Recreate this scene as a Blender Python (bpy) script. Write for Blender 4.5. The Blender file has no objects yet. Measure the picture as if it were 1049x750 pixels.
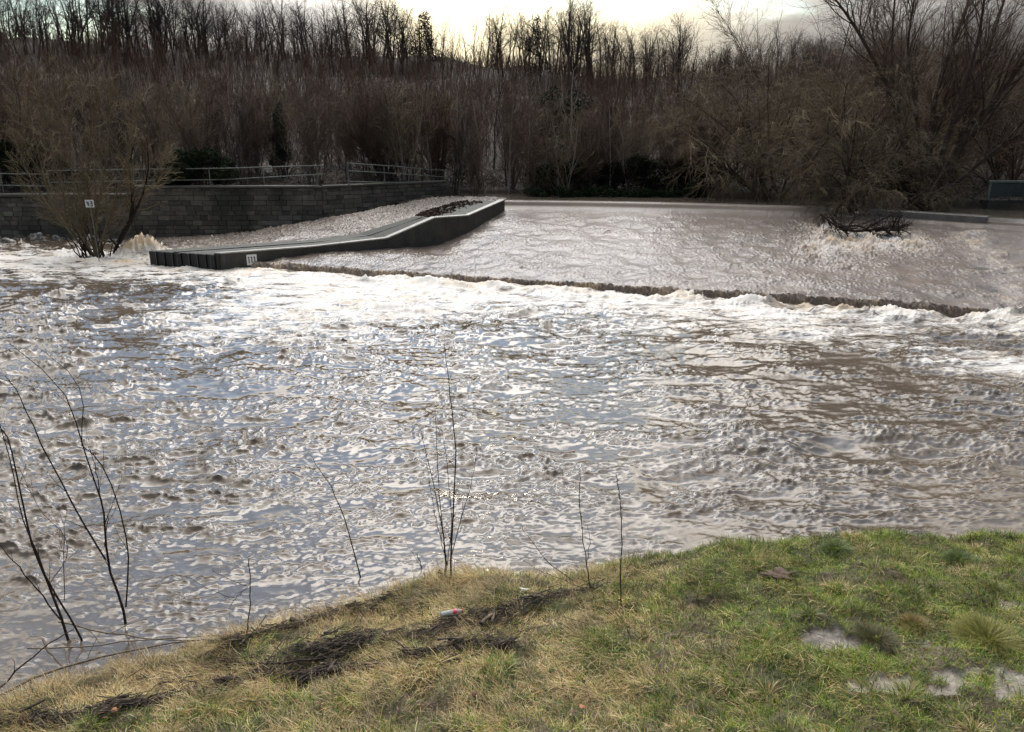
import bpy, math, random
import numpy as np
from mathutils import Vector

SC = bpy.context.scene
COL = SC.collection
rng = np.random.default_rng(7)
random.seed(7)

# ------------------------------------------------------------------ camera geometry
F = 792.0; PITCH = math.radians(17.5); EYE = 5.0
def ray(u, v):
    a = (u - 524.5) / F; b = (v - 375) / F
    return np.array((a, math.cos(PITCH) - b * math.sin(PITCH), -math.sin(PITCH) - b * math.cos(PITCH)))
def P(u, v, z):
    d = ray(u, v); t = (z - EYE) / d[2]
    return np.array((d[0] * t, d[1] * t, z))
def PY(u, v, Y):
    d = ray(u, v); t = Y / d[1]
    return np.array((d[0] * t, Y, EYE + d[2] * t))

cam_d = bpy.data.cameras.new("camera"); cam = bpy.data.objects.new("camera", cam_d); COL.objects.link(cam)
cam.location = (0, 0, EYE); cam.rotation_euler = (math.radians(90) - PITCH, 0, 0)
cam_d.sensor_width = 36; cam_d.lens = 36 * F / 1049; cam_d.clip_end = 3000; cam_d.clip_start = 0.05
SC.camera = cam

# ------------------------------------------------------------------ helpers
def norm(a): return a / np.maximum(np.linalg.norm(a, axis=-1, keepdims=True), 1e-9)

def mesh_np(name, verts, quads=None, tris=None, mat=None, parent=None, smooth=True, attrs=None, cols=None, mats=None, matidx=None):
    verts = np.asarray(verts, np.float32)
    me = bpy.data.meshes.new(name)
    nq = 0 if quads is None else len(quads); nt = 0 if tris is None else len(tris)
    loops = []
    if nq: loops.append(np.asarray(quads, np.int32).ravel())
    if nt: loops.append(np.asarray(tris, np.int32).ravel())
    loops = np.concatenate(loops)
    me.vertices.add(len(verts)); me.vertices.foreach_set("co", verts.ravel())
    me.loops.add(len(loops)); me.loops.foreach_set("vertex_index", loops)
    me.polygons.add(nq + nt)
    starts = np.concatenate([np.arange(nq) * 4, nq * 4 + np.arange(nt) * 3]).astype(np.int32)
    me.polygons.foreach_set("loop_start", starts)
    me.polygons.foreach_set("use_smooth", np.full(nq + nt, smooth, bool))
    if matidx is not None: me.polygons.foreach_set("material_index", np.asarray(matidx, np.int32))
    me.update(calc_edges=True)
    for k, a in (attrs or {}).items():
        at = me.attributes.new(k, 'FLOAT', 'POINT'); at.data.foreach_set("value", np.asarray(a, np.float32).ravel())
    if cols is not None:
        c = np.ones((len(verts), 4), np.float32); c[:, :3] = cols
        at = me.attributes.new("tint", 'FLOAT_COLOR', 'POINT'); at.data.foreach_set("color", c.ravel())
    for m in (mats or ([mat] if mat else [])): me.materials.append(m)
    o = bpy.data.objects.new(name, me); COL.objects.link(o)
    if parent is not None: o.parent = parent
    return o

def tag(o, label=None, cat=None, group=None, kind=None):
    if label: o["label"] = label
    if cat: o["category"] = cat
    if group: o["group"] = group
    if kind: o["kind"] = kind
    return o
def empty(name, loc=(0, 0, 0), label=None, cat=None, group=None):
    o = bpy.data.objects.new(name, None); COL.objects.link(o); o.location = loc
    o.empty_display_size = 0.2
    return tag(o, label, cat, group)

class MB:
    """collects boxes and prisms into one mesh"""
    def __init__(s): s.v = []; s.q = []; s.n = 0; s.c = []
    def hexa(s, p8, col=None):
        s.v.append(np.array(p8, float)); b = s.n
        s.q += [(b, b+3, b+2, b+1), (b+4, b+5, b+6, b+7), (b, b+1, b+5, b+4), (b+1, b+2, b+6, b+5), (b+2, b+3, b+7, b+6), (b+3, b, b+4, b+7)]
        s.c.append(np.tile(np.array(col if col is not None else (1, 1, 1), float), (8, 1)))
        s.n += 8
    def box(s, x0, x1, y0, y1, z0, z1, col=None):
        s.hexa([(x0, y0, z0), (x1, y0, z0), (x1, y1, z0), (x0, y1, z0), (x0, y0, z1), (x1, y0, z1), (x1, y1, z1), (x0, y1, z1)], col)
    def beam(s, a, b, w, h, col=None, up=(0, 0, 1)):
        a = np.array(a, float); b = np.array(b, float); d = norm(b - a); u = np.array(up, float)
        x = np.cross(d, u)
        if np.linalg.norm(x) < 1e-3: x = np.array((1., 0, 0))
        x = norm(x); u = norm(np.cross(x, d)); x = x * w / 2; u = u * h / 2
        s.hexa([a - x - u, a + x - u, b + x - u, b - x - u, a - x + u, a + x + u, b + x + u, b - x + u], col)
    def build(s, name, mat, parent=None, tint=False, bevel=0):
        o = mesh_np(name, np.concatenate(s.v), s.q, None, mat, parent, False, cols=np.concatenate(s.c) if tint else None)
        if bevel:
            m = o.modifiers.new("bevel", 'BEVEL'); m.width = bevel; m.segments = 2; m.limit_method = 'ANGLE'
        return o

def grid_faces(nr, nc):
    i = np.arange(nr - 1)[:, None] * nc + np.arange(nc - 1)[None, :]
    return np.stack([i, i + 1, i + nc + 1, i + nc], -1).reshape(-1, 4)

def resample(pts, k):
    """smooth (Catmull-Rom) resample of a polyline to k points; pts (n, m)"""
    pts = np.asarray(pts, float); n = len(pts)
    if n == 2:
        t = np.linspace(0, 1, k)[:, None]; return pts[0] * (1 - t) + pts[1] * t
    ext = np.vstack([2 * pts[0] - pts[1], pts, 2 * pts[-1] - pts[-2]])
    t = np.linspace(0, n - 1 - 1e-6, k); i = t.astype(int); f = (t - i)[:, None]
    p0, p1, p2, p3 = ext[i], ext[i + 1], ext[i + 2], ext[i + 3]
    return 0.5 * ((2 * p1) + (-p0 + p2) * f + (2 * p0 - 5 * p1 + 4 * p2 - p3) * f**2 + (-p0 + 3 * p1 - 3 * p2 + p3) * f**3)

def polydist(X, Y, poly):
    """distance to polyline, and signed side (positive = right of the direction of travel)"""
    poly = np.asarray(poly, float)[:, :2]; best = np.full(X.shape, 1e9); side = np.zeros(X.shape)
    for a, b in zip(poly[:-1], poly[1:]):
        d = b - a; L = (d**2).sum(); t = np.clip(((X - a[0]) * d[0] + (Y - a[1]) * d[1]) / L, 0, 1)
        px = X - (a[0] + t * d[0]); py = Y - (a[1] + t * d[1]); dist = np.hypot(px, py)
        s = np.sign(d[1] * (X - a[0]) - d[0] * (Y - a[1]))
        m = dist < best - 1e-9
        best = np.where(m, dist, best); side = np.where(m, s, side)
    return best, side

def smooth(a, b, x):
    t = np.clip((x - a) / (b - a), 0, 1); return t * t * (3 - 2 * t)

class Field:
    """tileable random surface with a chosen band of wavelengths"""
    def __init__(s, N, L, lo, hi, p, seed, ax=1.0, ay=1.0):
        r = np.random.default_rng(seed); s.N = N; s.L = L
        k = np.fft.fftfreq(N, L / N); kx, ky = np.meshgrid(k, k); kk = np.hypot(kx * ax, ky * ay); kk[0, 0] = 1e9
        amp = np.where((kk > 1 / hi) & (kk < 1 / lo), kk ** (-p), 0)
        sp = np.fft.fft2(r.standard_normal((N, N))) * amp
        s.h = np.real(np.fft.ifft2(sp)); sd = s.h.std(); s.h /= sd
        kn = np.hypot(kx, ky); kn[0, 0] = 1
        s.dx = np.real(np.fft.ifft2(1j * sp * kx / kn)) / sd; s.dy = np.real(np.fft.ifft2(1j * sp * ky / kn)) / sd
    def get(s, X, Y, arr=None):
        a = s.h if arr is None else arr
        fx = (X / s.L * s.N) % s.N; fy = (Y / s.L * s.N) % s.N
        i = np.floor(fx).astype(int) % s.N; j = np.floor(fy).astype(int) % s.N; tx = fx - np.floor(fx); ty = fy - np.floor(fy)
        i2 = (i + 1) % s.N; j2 = (j + 1) % s.N
        return (a[j, i] * (1 - tx) + a[j, i2] * tx) * (1 - ty) + (a[j2, i] * (1 - tx) + a[j2, i2] * tx) * ty

# ------------------------------------------------------------------ materials
class NT:
    def __init__(s, name):
        s.m = bpy.data.materials.new(name); s.m.use_nodes = True; s.t = s.m.node_tree
        s.b = s.t.nodes["Principled BSDF"]
    def n(s, typ, **kw):
        nd = s.t.nodes.new(typ)
        for k, v in kw.items(): setattr(nd, k, v)
        return nd
    def l(s, a, b): s.t.links.new(a, b)
    def noise(s, scale, detail=4, rough=.55, vec=None, dist=0):
        nd = s.n("ShaderNodeTexNoise"); nd.inputs["Scale"].default_value = scale; nd.inputs["Detail"].default_value = detail
        nd.inputs["Roughness"].default_value = rough; nd.inputs["Distortion"].default_value = dist
        if vec is not None: s.l(vec, nd.inputs["Vector"])
        return nd.outputs["Fac"]
    def ramp(s, fac, stops, interp='LINEAR'):
        nd = s.n("ShaderNodeValToRGB"); cr = nd.color_ramp; cr.interpolation = interp
        while len(cr.elements) < len(stops): cr.elements.new(0.5)
        for e, (p, c) in zip(cr.elements, stops):
            e.position = p; e.color = (*c, 1) if len(c) == 3 else c
        s.l(fac, nd.inputs["Fac"]); return nd.outputs["Color"]
    def mix(s, fac, a, b, mode='MIX'):
        nd = s.n("ShaderNodeMix", data_type='RGBA', blend_type=mode)
        for sock, v in ((nd.inputs[0], fac), (nd.inputs[6], a), (nd.inputs[7], b)):
            if hasattr(v, "is_linked"): s.l(v, sock)
            elif isinstance(v, (int, float)): sock.default_value = v
            else: sock.default_value = (*v, 1)
        return nd.outputs[2]
    def math(s, op, a, b=0.0, c=0.0, clamp=False):
        nd = s.n("ShaderNodeMath", operation=op, use_clamp=clamp)
        for sock, v in zip(nd.inputs, (a, b, c)):
            if hasattr(v, "is_linked"): s.l(v, sock)
            else: sock.default_value = v
        return nd.outputs[0]
    def maprange(s, v, a, b, c=0., d=1.):
        nd = s.n("ShaderNodeMapRange"); s.l(v, nd.inputs[0])
        for i, x in enumerate((a, b, c, d)):
            if hasattr(x, "is_linked"): s.l(x, nd.inputs[i + 1])
            else: nd.inputs[i + 1].default_value = x
        return nd.outputs[0]
    def attr(s, name, col=False):
        nd = s.n("ShaderNodeAttribute", attribute_name=name); return nd.outputs["Color" if col else "Fac"]
    def pos(s): return s.n("ShaderNodeNewGeometry").outputs["Position"]
    def obj(s): return s.n("ShaderNodeTexCoord").outputs["Object"]
    def scale(s, vec, sx, sy, sz):
        nd = s.n("ShaderNodeMapping"); nd.inputs["Scale"].default_value = (sx, sy, sz); s.l(vec, nd.inputs["Vector"]); return nd.outputs[0]
    def bump(s, h, strength, dist):
        nd = s.n("ShaderNodeBump"); nd.inputs["Strength"].default_value = strength; nd.inputs["Distance"].default_value = dist
        s.l(h, nd.inputs["Height"]); s.l(nd.outputs[0], s.b.inputs["Normal"])
    def set(s, color=None, rough=None, **kw):
        for key, v in (("Base Color", color), ("Roughness", rough), *kw.items()):
            if v is None: continue
            sock = s.b.inputs[key]
            if hasattr(v, "is_linked"): s.l(v, sock)
            elif isinstance(v, (int, float)): sock.default_value = v
            else: sock.default_value = (*v, 1)
        return s.m

def bark(name, c1, c2, scale=6):
    t = NT(name); oi = t.n("ShaderNodeObjectInfo").outputs["Random"]
    n = t.noise(scale, 3, .6, t.scale(t.obj(), 1, 1, .25))
    c = t.ramp(n, [(.3, c1), (.7, c2)])
    c = t.mix(t.math('MULTIPLY', oi, .45), c, tuple(x * .45 for x in c1))
    return t.set(c, .85, **{"Specular IOR Level": .2})

def water_mat(name, muddy, foam_scale, stretch, micro, micro_dist, rough=.07, foamcol=(.78, .74, .69), soft=.10):
    t = NT(name); p = t.pos(); f = t.attr("foam"); br = t.attr("brown")
    n1 = t.noise(foam_scale, 6, .62, t.scale(p, *stretch), .6)
    n2 = t.noise(foam_scale * 5.5, 4, .6, t.scale(p, *stretch), .3)
    nn = t.math('ADD', t.math('MULTIPLY', n1, 1.15), t.math('SUBTRACT', t.math('MULTIPLY', n2, .75), .45))
    thr = t.math('SUBTRACT', .95, t.math('MULTIPLY', f, .75))
    mask = t.maprange(nn, thr, t.math('ADD', thr, soft))
    n3 = t.noise(.35, 3, .5, p)
    mud = t.mix(t.maprange(n3, .35, .65), muddy, tuple(x * .72 for x in muddy))
    fc = t.mix(t.math('ADD', br, t.maprange(t.noise(1.3, 4, .6, t.scale(p, .6, 1.8, 1)), .48, .68, 0, .55), clamp=True), foamcol, (.47, .35, .22))
    c = t.mix(mask, mud, fc)
    r = t.math('ADD', t.math('MULTIPLY', mask, .5), rough)
    h = t.noise(micro, 4, .65, t.scale(p, 1, 1.6, 1), .4)
    h2 = t.math('ADD', h, t.math('MULTIPLY', mask, .35))
    t.bump(h2, 1.0, micro_dist)
    return t.set(c, r, IOR=1.33)

M = {}
M["river"] = water_mat("river_water", (.094, .072, .052), 2.2, (.45, 1.7, 1), 12.0, .0012, .04, (.56, .53, .49), .24)
M["weirwater"] = water_mat("weir_water", (.150, .117, .095), 9.0, (1.9, .38, 1), 16.0, .006, .28, (.56, .52, .49), .42)
M["upwater"] = water_mat("upstream_water", (.11, .09, .07), 1.5, (1, 1, 1), 5.0, .01)
M["bark_dark"] = bark("dark_bark", (.030, .024, .019), (.062, .048, .037))
M["bark_brown"] = bark("brown_bark", (.060, .042, .032), (.115, .082, .062))
M["twig_brown"] = bark("brown_twigs", (.084, .049, .033), (.145, .088, .058))
M["twig_grey"] = bark("grey_brown_twigs", (.105, .072, .051), (.18, .130, .094))
M["twig_olive"] = bark("olive_twigs", (.130, .102, .060), (.215, .170, .105))
M["twig_pale"] = bark("pale_bark", (.22, .18, .145), (.38, .32, .27))
M["twig_dark"] = bark("dark_twigs", (.030, .024, .020), (.055, .043, .034))
M["shoot"] = bark("wet_shoot_bark", (.022, .015, .013), (.055, .037, .030), 30)
M["stick"] = bark("weathered_stick", (.10, .075, .055), (.24, .19, .14), 25)
M["driftwood"] = bark("wet_driftwood", (.018, .013, .010), (.045, .033, .026), 15)

t = NT("strand_twigs"); M["strand"] = t.set(t.ramp(t.noise(14, 2, .5, t.pos()), [(.35, (.022, .016, .012)), (.55, (.06, .042, .028)), (.72, (.20, .15, .095))]), .8)
t = NT("leaf_litter"); n = t.noise(1.2, 6, .7, t.pos())
M["hill"] = t.set(t.ramp(n, [(.3, (.020, .015, .010)), (.55, (.045, .032, .022)), (.75, (.050, .048, .022))]), .95)
t = NT("bank_soil"); n = t.noise(9, 6, .7, t.pos()); n2 = t.noise(.9, 3, .5, t.pos()); mud = t.attr("mud")
c = t.ramp(n, [(.3, (.050, .038, .023)), (.6, (.11, .082, .050)), (.8, (.17, .13, .08))])
c = t.mix(t.maprange(n2, .45, .65), c, (.045, .050, .016))
c = t.mix(mud, c, t.ramp(t.noise(22, 4, .6, t.pos()), [(.35, (.14, .115, .088)), (.7, (.27, .24, .20))]))
t.bump(t.noise(30, 5, .7, t.pos()), .8, .03)
M["soil"] = t.set(c, t.maprange(mud, .2, .9, .95, .09))
def leafy(name, k):
    t = NT(name); c = t.attr("tint", True); m = t.set(c, .55, **{"Specular IOR Level": .35}); tl = t.n("ShaderNodeBsdfTranslucent"); t.l(c, tl.inputs["Color"])
    mx = t.n("ShaderNodeMixShader"); mx.inputs[0].default_value = k; t.l(t.b.outputs[0], mx.inputs[1]); t.l(tl.outputs[0], mx.inputs[2]); t.l(mx.outputs[0], t.t.nodes["Material Output"].inputs["Surface"]); return m
M["grass"] = leafy("grass_blades", .25)
t = NT("leaf_mass"); M["leafmass"] = t.set(t.attr("tint", True), .85, **{"Specular IOR Level": .08})
t = NT("stone_block"); n = t.noise(5, 5, .65, t.pos()); n2 = t.noise(.7, 4, .6, t.scale(t.pos(), 1, 1, .5))
c = t.mix(1.0, t.ramp(n, [(.25, (.5, .48, .45)), (.7, (1.1, 1.06, 1.0))]), t.attr("tint", True), 'MULTIPLY')
c = t.mix(t.maprange(n2, .46, .64, 0, .85), c, (.030, .030, .018))
t.bump(n, .7, .04); M["stone"] = t.set(c, .8)
def concrete(name, base, dark, rough=.7, moss=.0):
    t = NT(name); n = t.math('ADD', t.math('MULTIPLY', t.noise(2.2, 6, .65, t.pos()), .5), t.math('MULTIPLY', t.noise(5.0, 5, .7, t.scale(t.pos(), 1, 1, .16)), .5)); n2 = t.noise(14, 4, .6, t.pos())
    c = t.ramp(n, [(.3, dark), (.65, base)]); c = t.mix(t.math('MULTIPLY', t.maprange(n2, .45, .7), .35), c, tuple(x * .5 for x in dark))
    if moss: c = t.mix(t.maprange(t.noise(1.1, 4, .6, t.pos()), .5, .66, 0, moss), c, (.04, .045, .02))
    t.bump(n2, .5, .02); return t.set(c, rough)
M["deck"] = concrete("wet_deck_concrete", (.050, .050, .039), (.024, .025, .019), .75, .5)
M["kerbc"] = concrete("pale_kerb_concrete", (.40, .37, .32), (.20, .19, .16), .5)
M["sidec"] = concrete("dark_wet_concrete", (.062, .057, .046), (.012, .011, .009), .65, .6)
M["sill"] = concrete("wet_sill_concrete", (.20, .18, .16), (.10, .09, .08), .25)
M["pile"] = concrete("black_sheet_pile", (.014, .013, .012), (.006, .006, .006), .6)
M["pilelight"] = concrete("worn_pile_edge", (.16, .155, .14), (.07, .07, .06), .6)
M["coping"] = concrete("mossy_coping", (.11, .10, .085), (.05, .05, .035), .8, .8)
M["rail"] = concrete("weathered_rail_paint", (.19, .205, .17), (.09, .105, .08), .5)
M["teal"] = concrete("teal_panel_paint", (.045, .060, .058), (.022, .030, .030), .6)
def flat(name, c, rough=.5, **kw):
    t = NT(name); n = t.noise(40, 3, .6, t.obj())
    return t.set(t.mix(n, tuple(x * .85 for x in c), tuple(min(1, x * 1.1) for x in c)), rough, **kw)
M["white"] = flat("white_sign_paint", (.72, .72, .68)); M["black"] = flat("black_lettering", (.03, .03, .03))
M["red"] = flat("red_label", (.55, .03, .04), .35); M["deadleaf"] = flat("dead_leaf", (.26, .10, .035), .7)
M["darkleaf"] = flat("dark_dead_leaf", (.09, .035, .02), .7)
t = NT("clear_plastic"); M["plastic"] = t.set((.55, .60, .60), .15, **{"Transmission Weight": .55, "IOR": 1.2})
M["molehill"] = flat("crumbled_soil", (.085, .055, .038), .95)
M["litterwhite"] = flat("dirty_white_plastic", (.62, .60, .52), .5)

# ------------------------------------------------------------------ world and sun
SUN_EL, SUN_AZ = math.radians(6.5), math.radians(-4)
GLOW_EL, GLOW_AZ = math.radians(9.5), math.radians(6)    # bright thin cloud right of the sun
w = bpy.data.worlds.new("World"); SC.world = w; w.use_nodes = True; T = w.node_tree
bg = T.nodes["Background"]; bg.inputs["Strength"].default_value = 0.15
sky = T.nodes.new("ShaderNodeTexSky"); sky.sky_type = 'NISHITA'; sky.sun_disc = False
sky.sun_elevation = SUN_EL; sky.sun_rotation = SUN_AZ; sky.dust_density = 0.3; sky.ozone_density = 2.0
def wn(typ, **kw):
    nd = T.nodes.new(typ)
    for k, v in kw.items(): setattr(nd, k, v)
    return nd
def wm(op, a, b=0., c=0., clamp=False):
    nd = wn("ShaderNodeMath", operation=op, use_clamp=clamp)
    for s, v in zip(nd.inputs, (a, b, c)):
        if hasattr(v, "is_linked"): T.links.new(v, s)
        else: s.default_value = v
    return nd.outputs[0]
tc = wn("ShaderNodeTexCoord"); sep = wn("ShaderNodeSeparateXYZ"); T.links.new(tc.outputs["Generated"], sep.inputs[0])
zc = wm('ADD', wm('MAXIMUM', sep.outputs[2], 0.0), 0.16)
comb = wn("ShaderNodeCombineXYZ"); T.links.new(wm('DIVIDE', sep.outputs[0], zc), comb.inputs[0]); T.links.new(wm('DIVIDE', sep.outputs[1], zc), comb.inputs[1])
def wnoise(scale, detail, rough, dist, off):
    mp = wn("ShaderNodeMapping"); mp.inputs["Location"].default_value = off; T.links.new(comb.outputs[0], mp.inputs["Vector"])
    nz = wn("ShaderNodeTexNoise"); nz.inputs["Scale"].default_value = scale; nz.inputs["Detail"].default_value = detail
    nz.inputs["Roughness"].default_value = rough; nz.inputs["Distortion"].default_value = dist
    T.links.new(mp.outputs[0], nz.inputs["Vector"]); return nz.outputs["Fac"]
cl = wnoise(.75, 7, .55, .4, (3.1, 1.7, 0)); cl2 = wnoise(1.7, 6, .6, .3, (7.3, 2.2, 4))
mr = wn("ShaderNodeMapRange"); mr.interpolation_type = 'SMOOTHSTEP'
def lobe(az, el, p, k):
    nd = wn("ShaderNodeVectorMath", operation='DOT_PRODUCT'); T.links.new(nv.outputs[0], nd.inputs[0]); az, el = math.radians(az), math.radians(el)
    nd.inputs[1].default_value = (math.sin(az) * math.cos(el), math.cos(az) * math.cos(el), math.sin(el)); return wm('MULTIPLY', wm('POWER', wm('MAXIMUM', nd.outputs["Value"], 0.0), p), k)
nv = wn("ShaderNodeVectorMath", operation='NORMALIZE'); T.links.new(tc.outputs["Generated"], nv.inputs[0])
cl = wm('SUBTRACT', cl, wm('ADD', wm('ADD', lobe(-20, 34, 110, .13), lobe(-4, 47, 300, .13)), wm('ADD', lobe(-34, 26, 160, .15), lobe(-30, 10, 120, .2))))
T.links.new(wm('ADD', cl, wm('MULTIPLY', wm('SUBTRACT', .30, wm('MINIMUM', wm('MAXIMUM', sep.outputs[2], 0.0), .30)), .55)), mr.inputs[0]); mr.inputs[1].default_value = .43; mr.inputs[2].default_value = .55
# forward scattering of the veiled sun in the cloud
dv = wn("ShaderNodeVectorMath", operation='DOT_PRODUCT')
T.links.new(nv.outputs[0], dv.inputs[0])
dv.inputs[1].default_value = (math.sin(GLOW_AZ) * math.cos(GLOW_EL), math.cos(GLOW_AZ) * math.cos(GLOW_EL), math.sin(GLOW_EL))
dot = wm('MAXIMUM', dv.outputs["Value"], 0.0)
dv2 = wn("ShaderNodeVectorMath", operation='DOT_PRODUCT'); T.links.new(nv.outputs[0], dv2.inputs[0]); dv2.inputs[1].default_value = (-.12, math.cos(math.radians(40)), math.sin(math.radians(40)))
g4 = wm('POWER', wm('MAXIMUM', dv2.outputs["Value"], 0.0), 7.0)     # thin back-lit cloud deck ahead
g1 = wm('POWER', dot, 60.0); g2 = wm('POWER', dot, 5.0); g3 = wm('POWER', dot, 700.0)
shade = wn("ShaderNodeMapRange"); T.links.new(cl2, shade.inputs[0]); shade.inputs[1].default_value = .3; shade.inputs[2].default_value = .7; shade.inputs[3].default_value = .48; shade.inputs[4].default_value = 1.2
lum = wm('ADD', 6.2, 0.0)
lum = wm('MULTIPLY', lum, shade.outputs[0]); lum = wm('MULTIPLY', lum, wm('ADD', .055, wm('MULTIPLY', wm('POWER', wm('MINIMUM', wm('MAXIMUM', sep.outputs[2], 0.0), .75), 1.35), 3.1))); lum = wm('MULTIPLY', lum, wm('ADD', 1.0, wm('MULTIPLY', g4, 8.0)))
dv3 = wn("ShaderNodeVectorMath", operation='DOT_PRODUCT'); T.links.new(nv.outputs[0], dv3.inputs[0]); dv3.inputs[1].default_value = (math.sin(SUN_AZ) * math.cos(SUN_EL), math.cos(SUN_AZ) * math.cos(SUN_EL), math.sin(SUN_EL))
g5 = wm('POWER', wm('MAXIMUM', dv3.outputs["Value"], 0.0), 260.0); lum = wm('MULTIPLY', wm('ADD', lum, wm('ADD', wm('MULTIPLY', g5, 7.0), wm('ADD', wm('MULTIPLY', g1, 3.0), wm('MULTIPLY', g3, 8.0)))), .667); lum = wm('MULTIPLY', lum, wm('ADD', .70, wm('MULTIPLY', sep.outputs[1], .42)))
def wmix(f, a, b, mode='MIX'):
    nd = wn("ShaderNodeMix", data_type='RGBA', blend_type=mode)
    for s, v in ((nd.inputs[0], f), (nd.inputs[6], a), (nd.inputs[7], b)):
        if hasattr(v, "is_linked"): T.links.new(v, s)
        elif isinstance(v, (int, float)): s.default_value = v
        else: s.default_value = (*v, 1)
    return nd.outputs[2]
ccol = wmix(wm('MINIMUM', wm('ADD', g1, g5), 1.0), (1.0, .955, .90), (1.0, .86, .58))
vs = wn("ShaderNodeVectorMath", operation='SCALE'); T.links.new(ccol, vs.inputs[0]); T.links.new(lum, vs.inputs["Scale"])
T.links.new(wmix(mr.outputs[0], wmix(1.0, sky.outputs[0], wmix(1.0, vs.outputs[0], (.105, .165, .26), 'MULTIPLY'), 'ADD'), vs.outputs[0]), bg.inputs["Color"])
sd = bpy.data.lights.new("sun", 'SUN'); sd.energy = 1.2; sd.angle = math.radians(10); sd.color = (1, .93, .82)
so = bpy.data.objects.new("sun", sd); COL.objects.link(so)
so.rotation_euler = Vector((-math.sin(SUN_AZ) * math.cos(SUN_EL), -math.cos(SUN_AZ) * math.cos(SUN_EL), -math.sin(SUN_EL))).to_track_quat('-Z', 'Y').to_euler()
SC.view_settings.view_transform = 'Standard'; SC.view_settings.look = 'None'; SC.view_settings.exposure = 0.85; SC.view_settings.gamma = 1
SC.cycles.max_bounces = 6; SC.cycles.transparent_max_bounces = 4; SC.cycles.caustics_reflective = False; SC.cycles.caustics_refractive = False
SC.cycles.use_denoising = True; SC.cycles.denoiser = 'OPENIMAGEDENOISE'; SC.cycles.denoising_input_passes = 'RGB_ALBEDO_NORMAL'; SC.cycles.denoising_prefilter = 'ACCURATE'; SC.cycles.sample_clamp_direct = 8; SC.cycles.sample_clamp_indirect = 3

# ------------------------------------------------------------------ layout lines
CREST = np.array([(-5.0, 36.6), (-0.42, 35.23), (3.26, 34.8), (7.4, 34.0), (12.8, 32.4), (14.2, 31.5), (17.6, 28.9), (20, 27.2), (28, 22.0)])
FOOT = np.array([(-11.5, 28.6), (-8.8, 27.6), (-2.41, 25.4), (5.19, 23.1), (9.19, 21.98), (13.7, 20.2), (18, 18.6), (28, 14.5)])
ZC, ZF = 1.37, 0.20
BANK = np.array([(-16, -1.0), (-7.5, 3.4)] + [tuple(P(u, v, .05)[:2]) for u, v in ((0, 728), (80, 694), (200, 665), (300, 641), (400, 607), (440, 592), (560, 592), (650, 577), (750, 564), (850, 557), (950, 557), (1049, 556))] + [(9, 8.6), (14, 9.3), (30, 12)])
WALL = np.array([(-60, 35.2), (-17, 35.2), (-8.5, 35.3), (-3.2, 38.6)])

def river_foot():   # foam line incl. the stretch left of the ramp
    return np.vstack([[(-50, 33.0), (-22, 31.0), (-14.5, 29.3)], FOOT[1:]])

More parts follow.
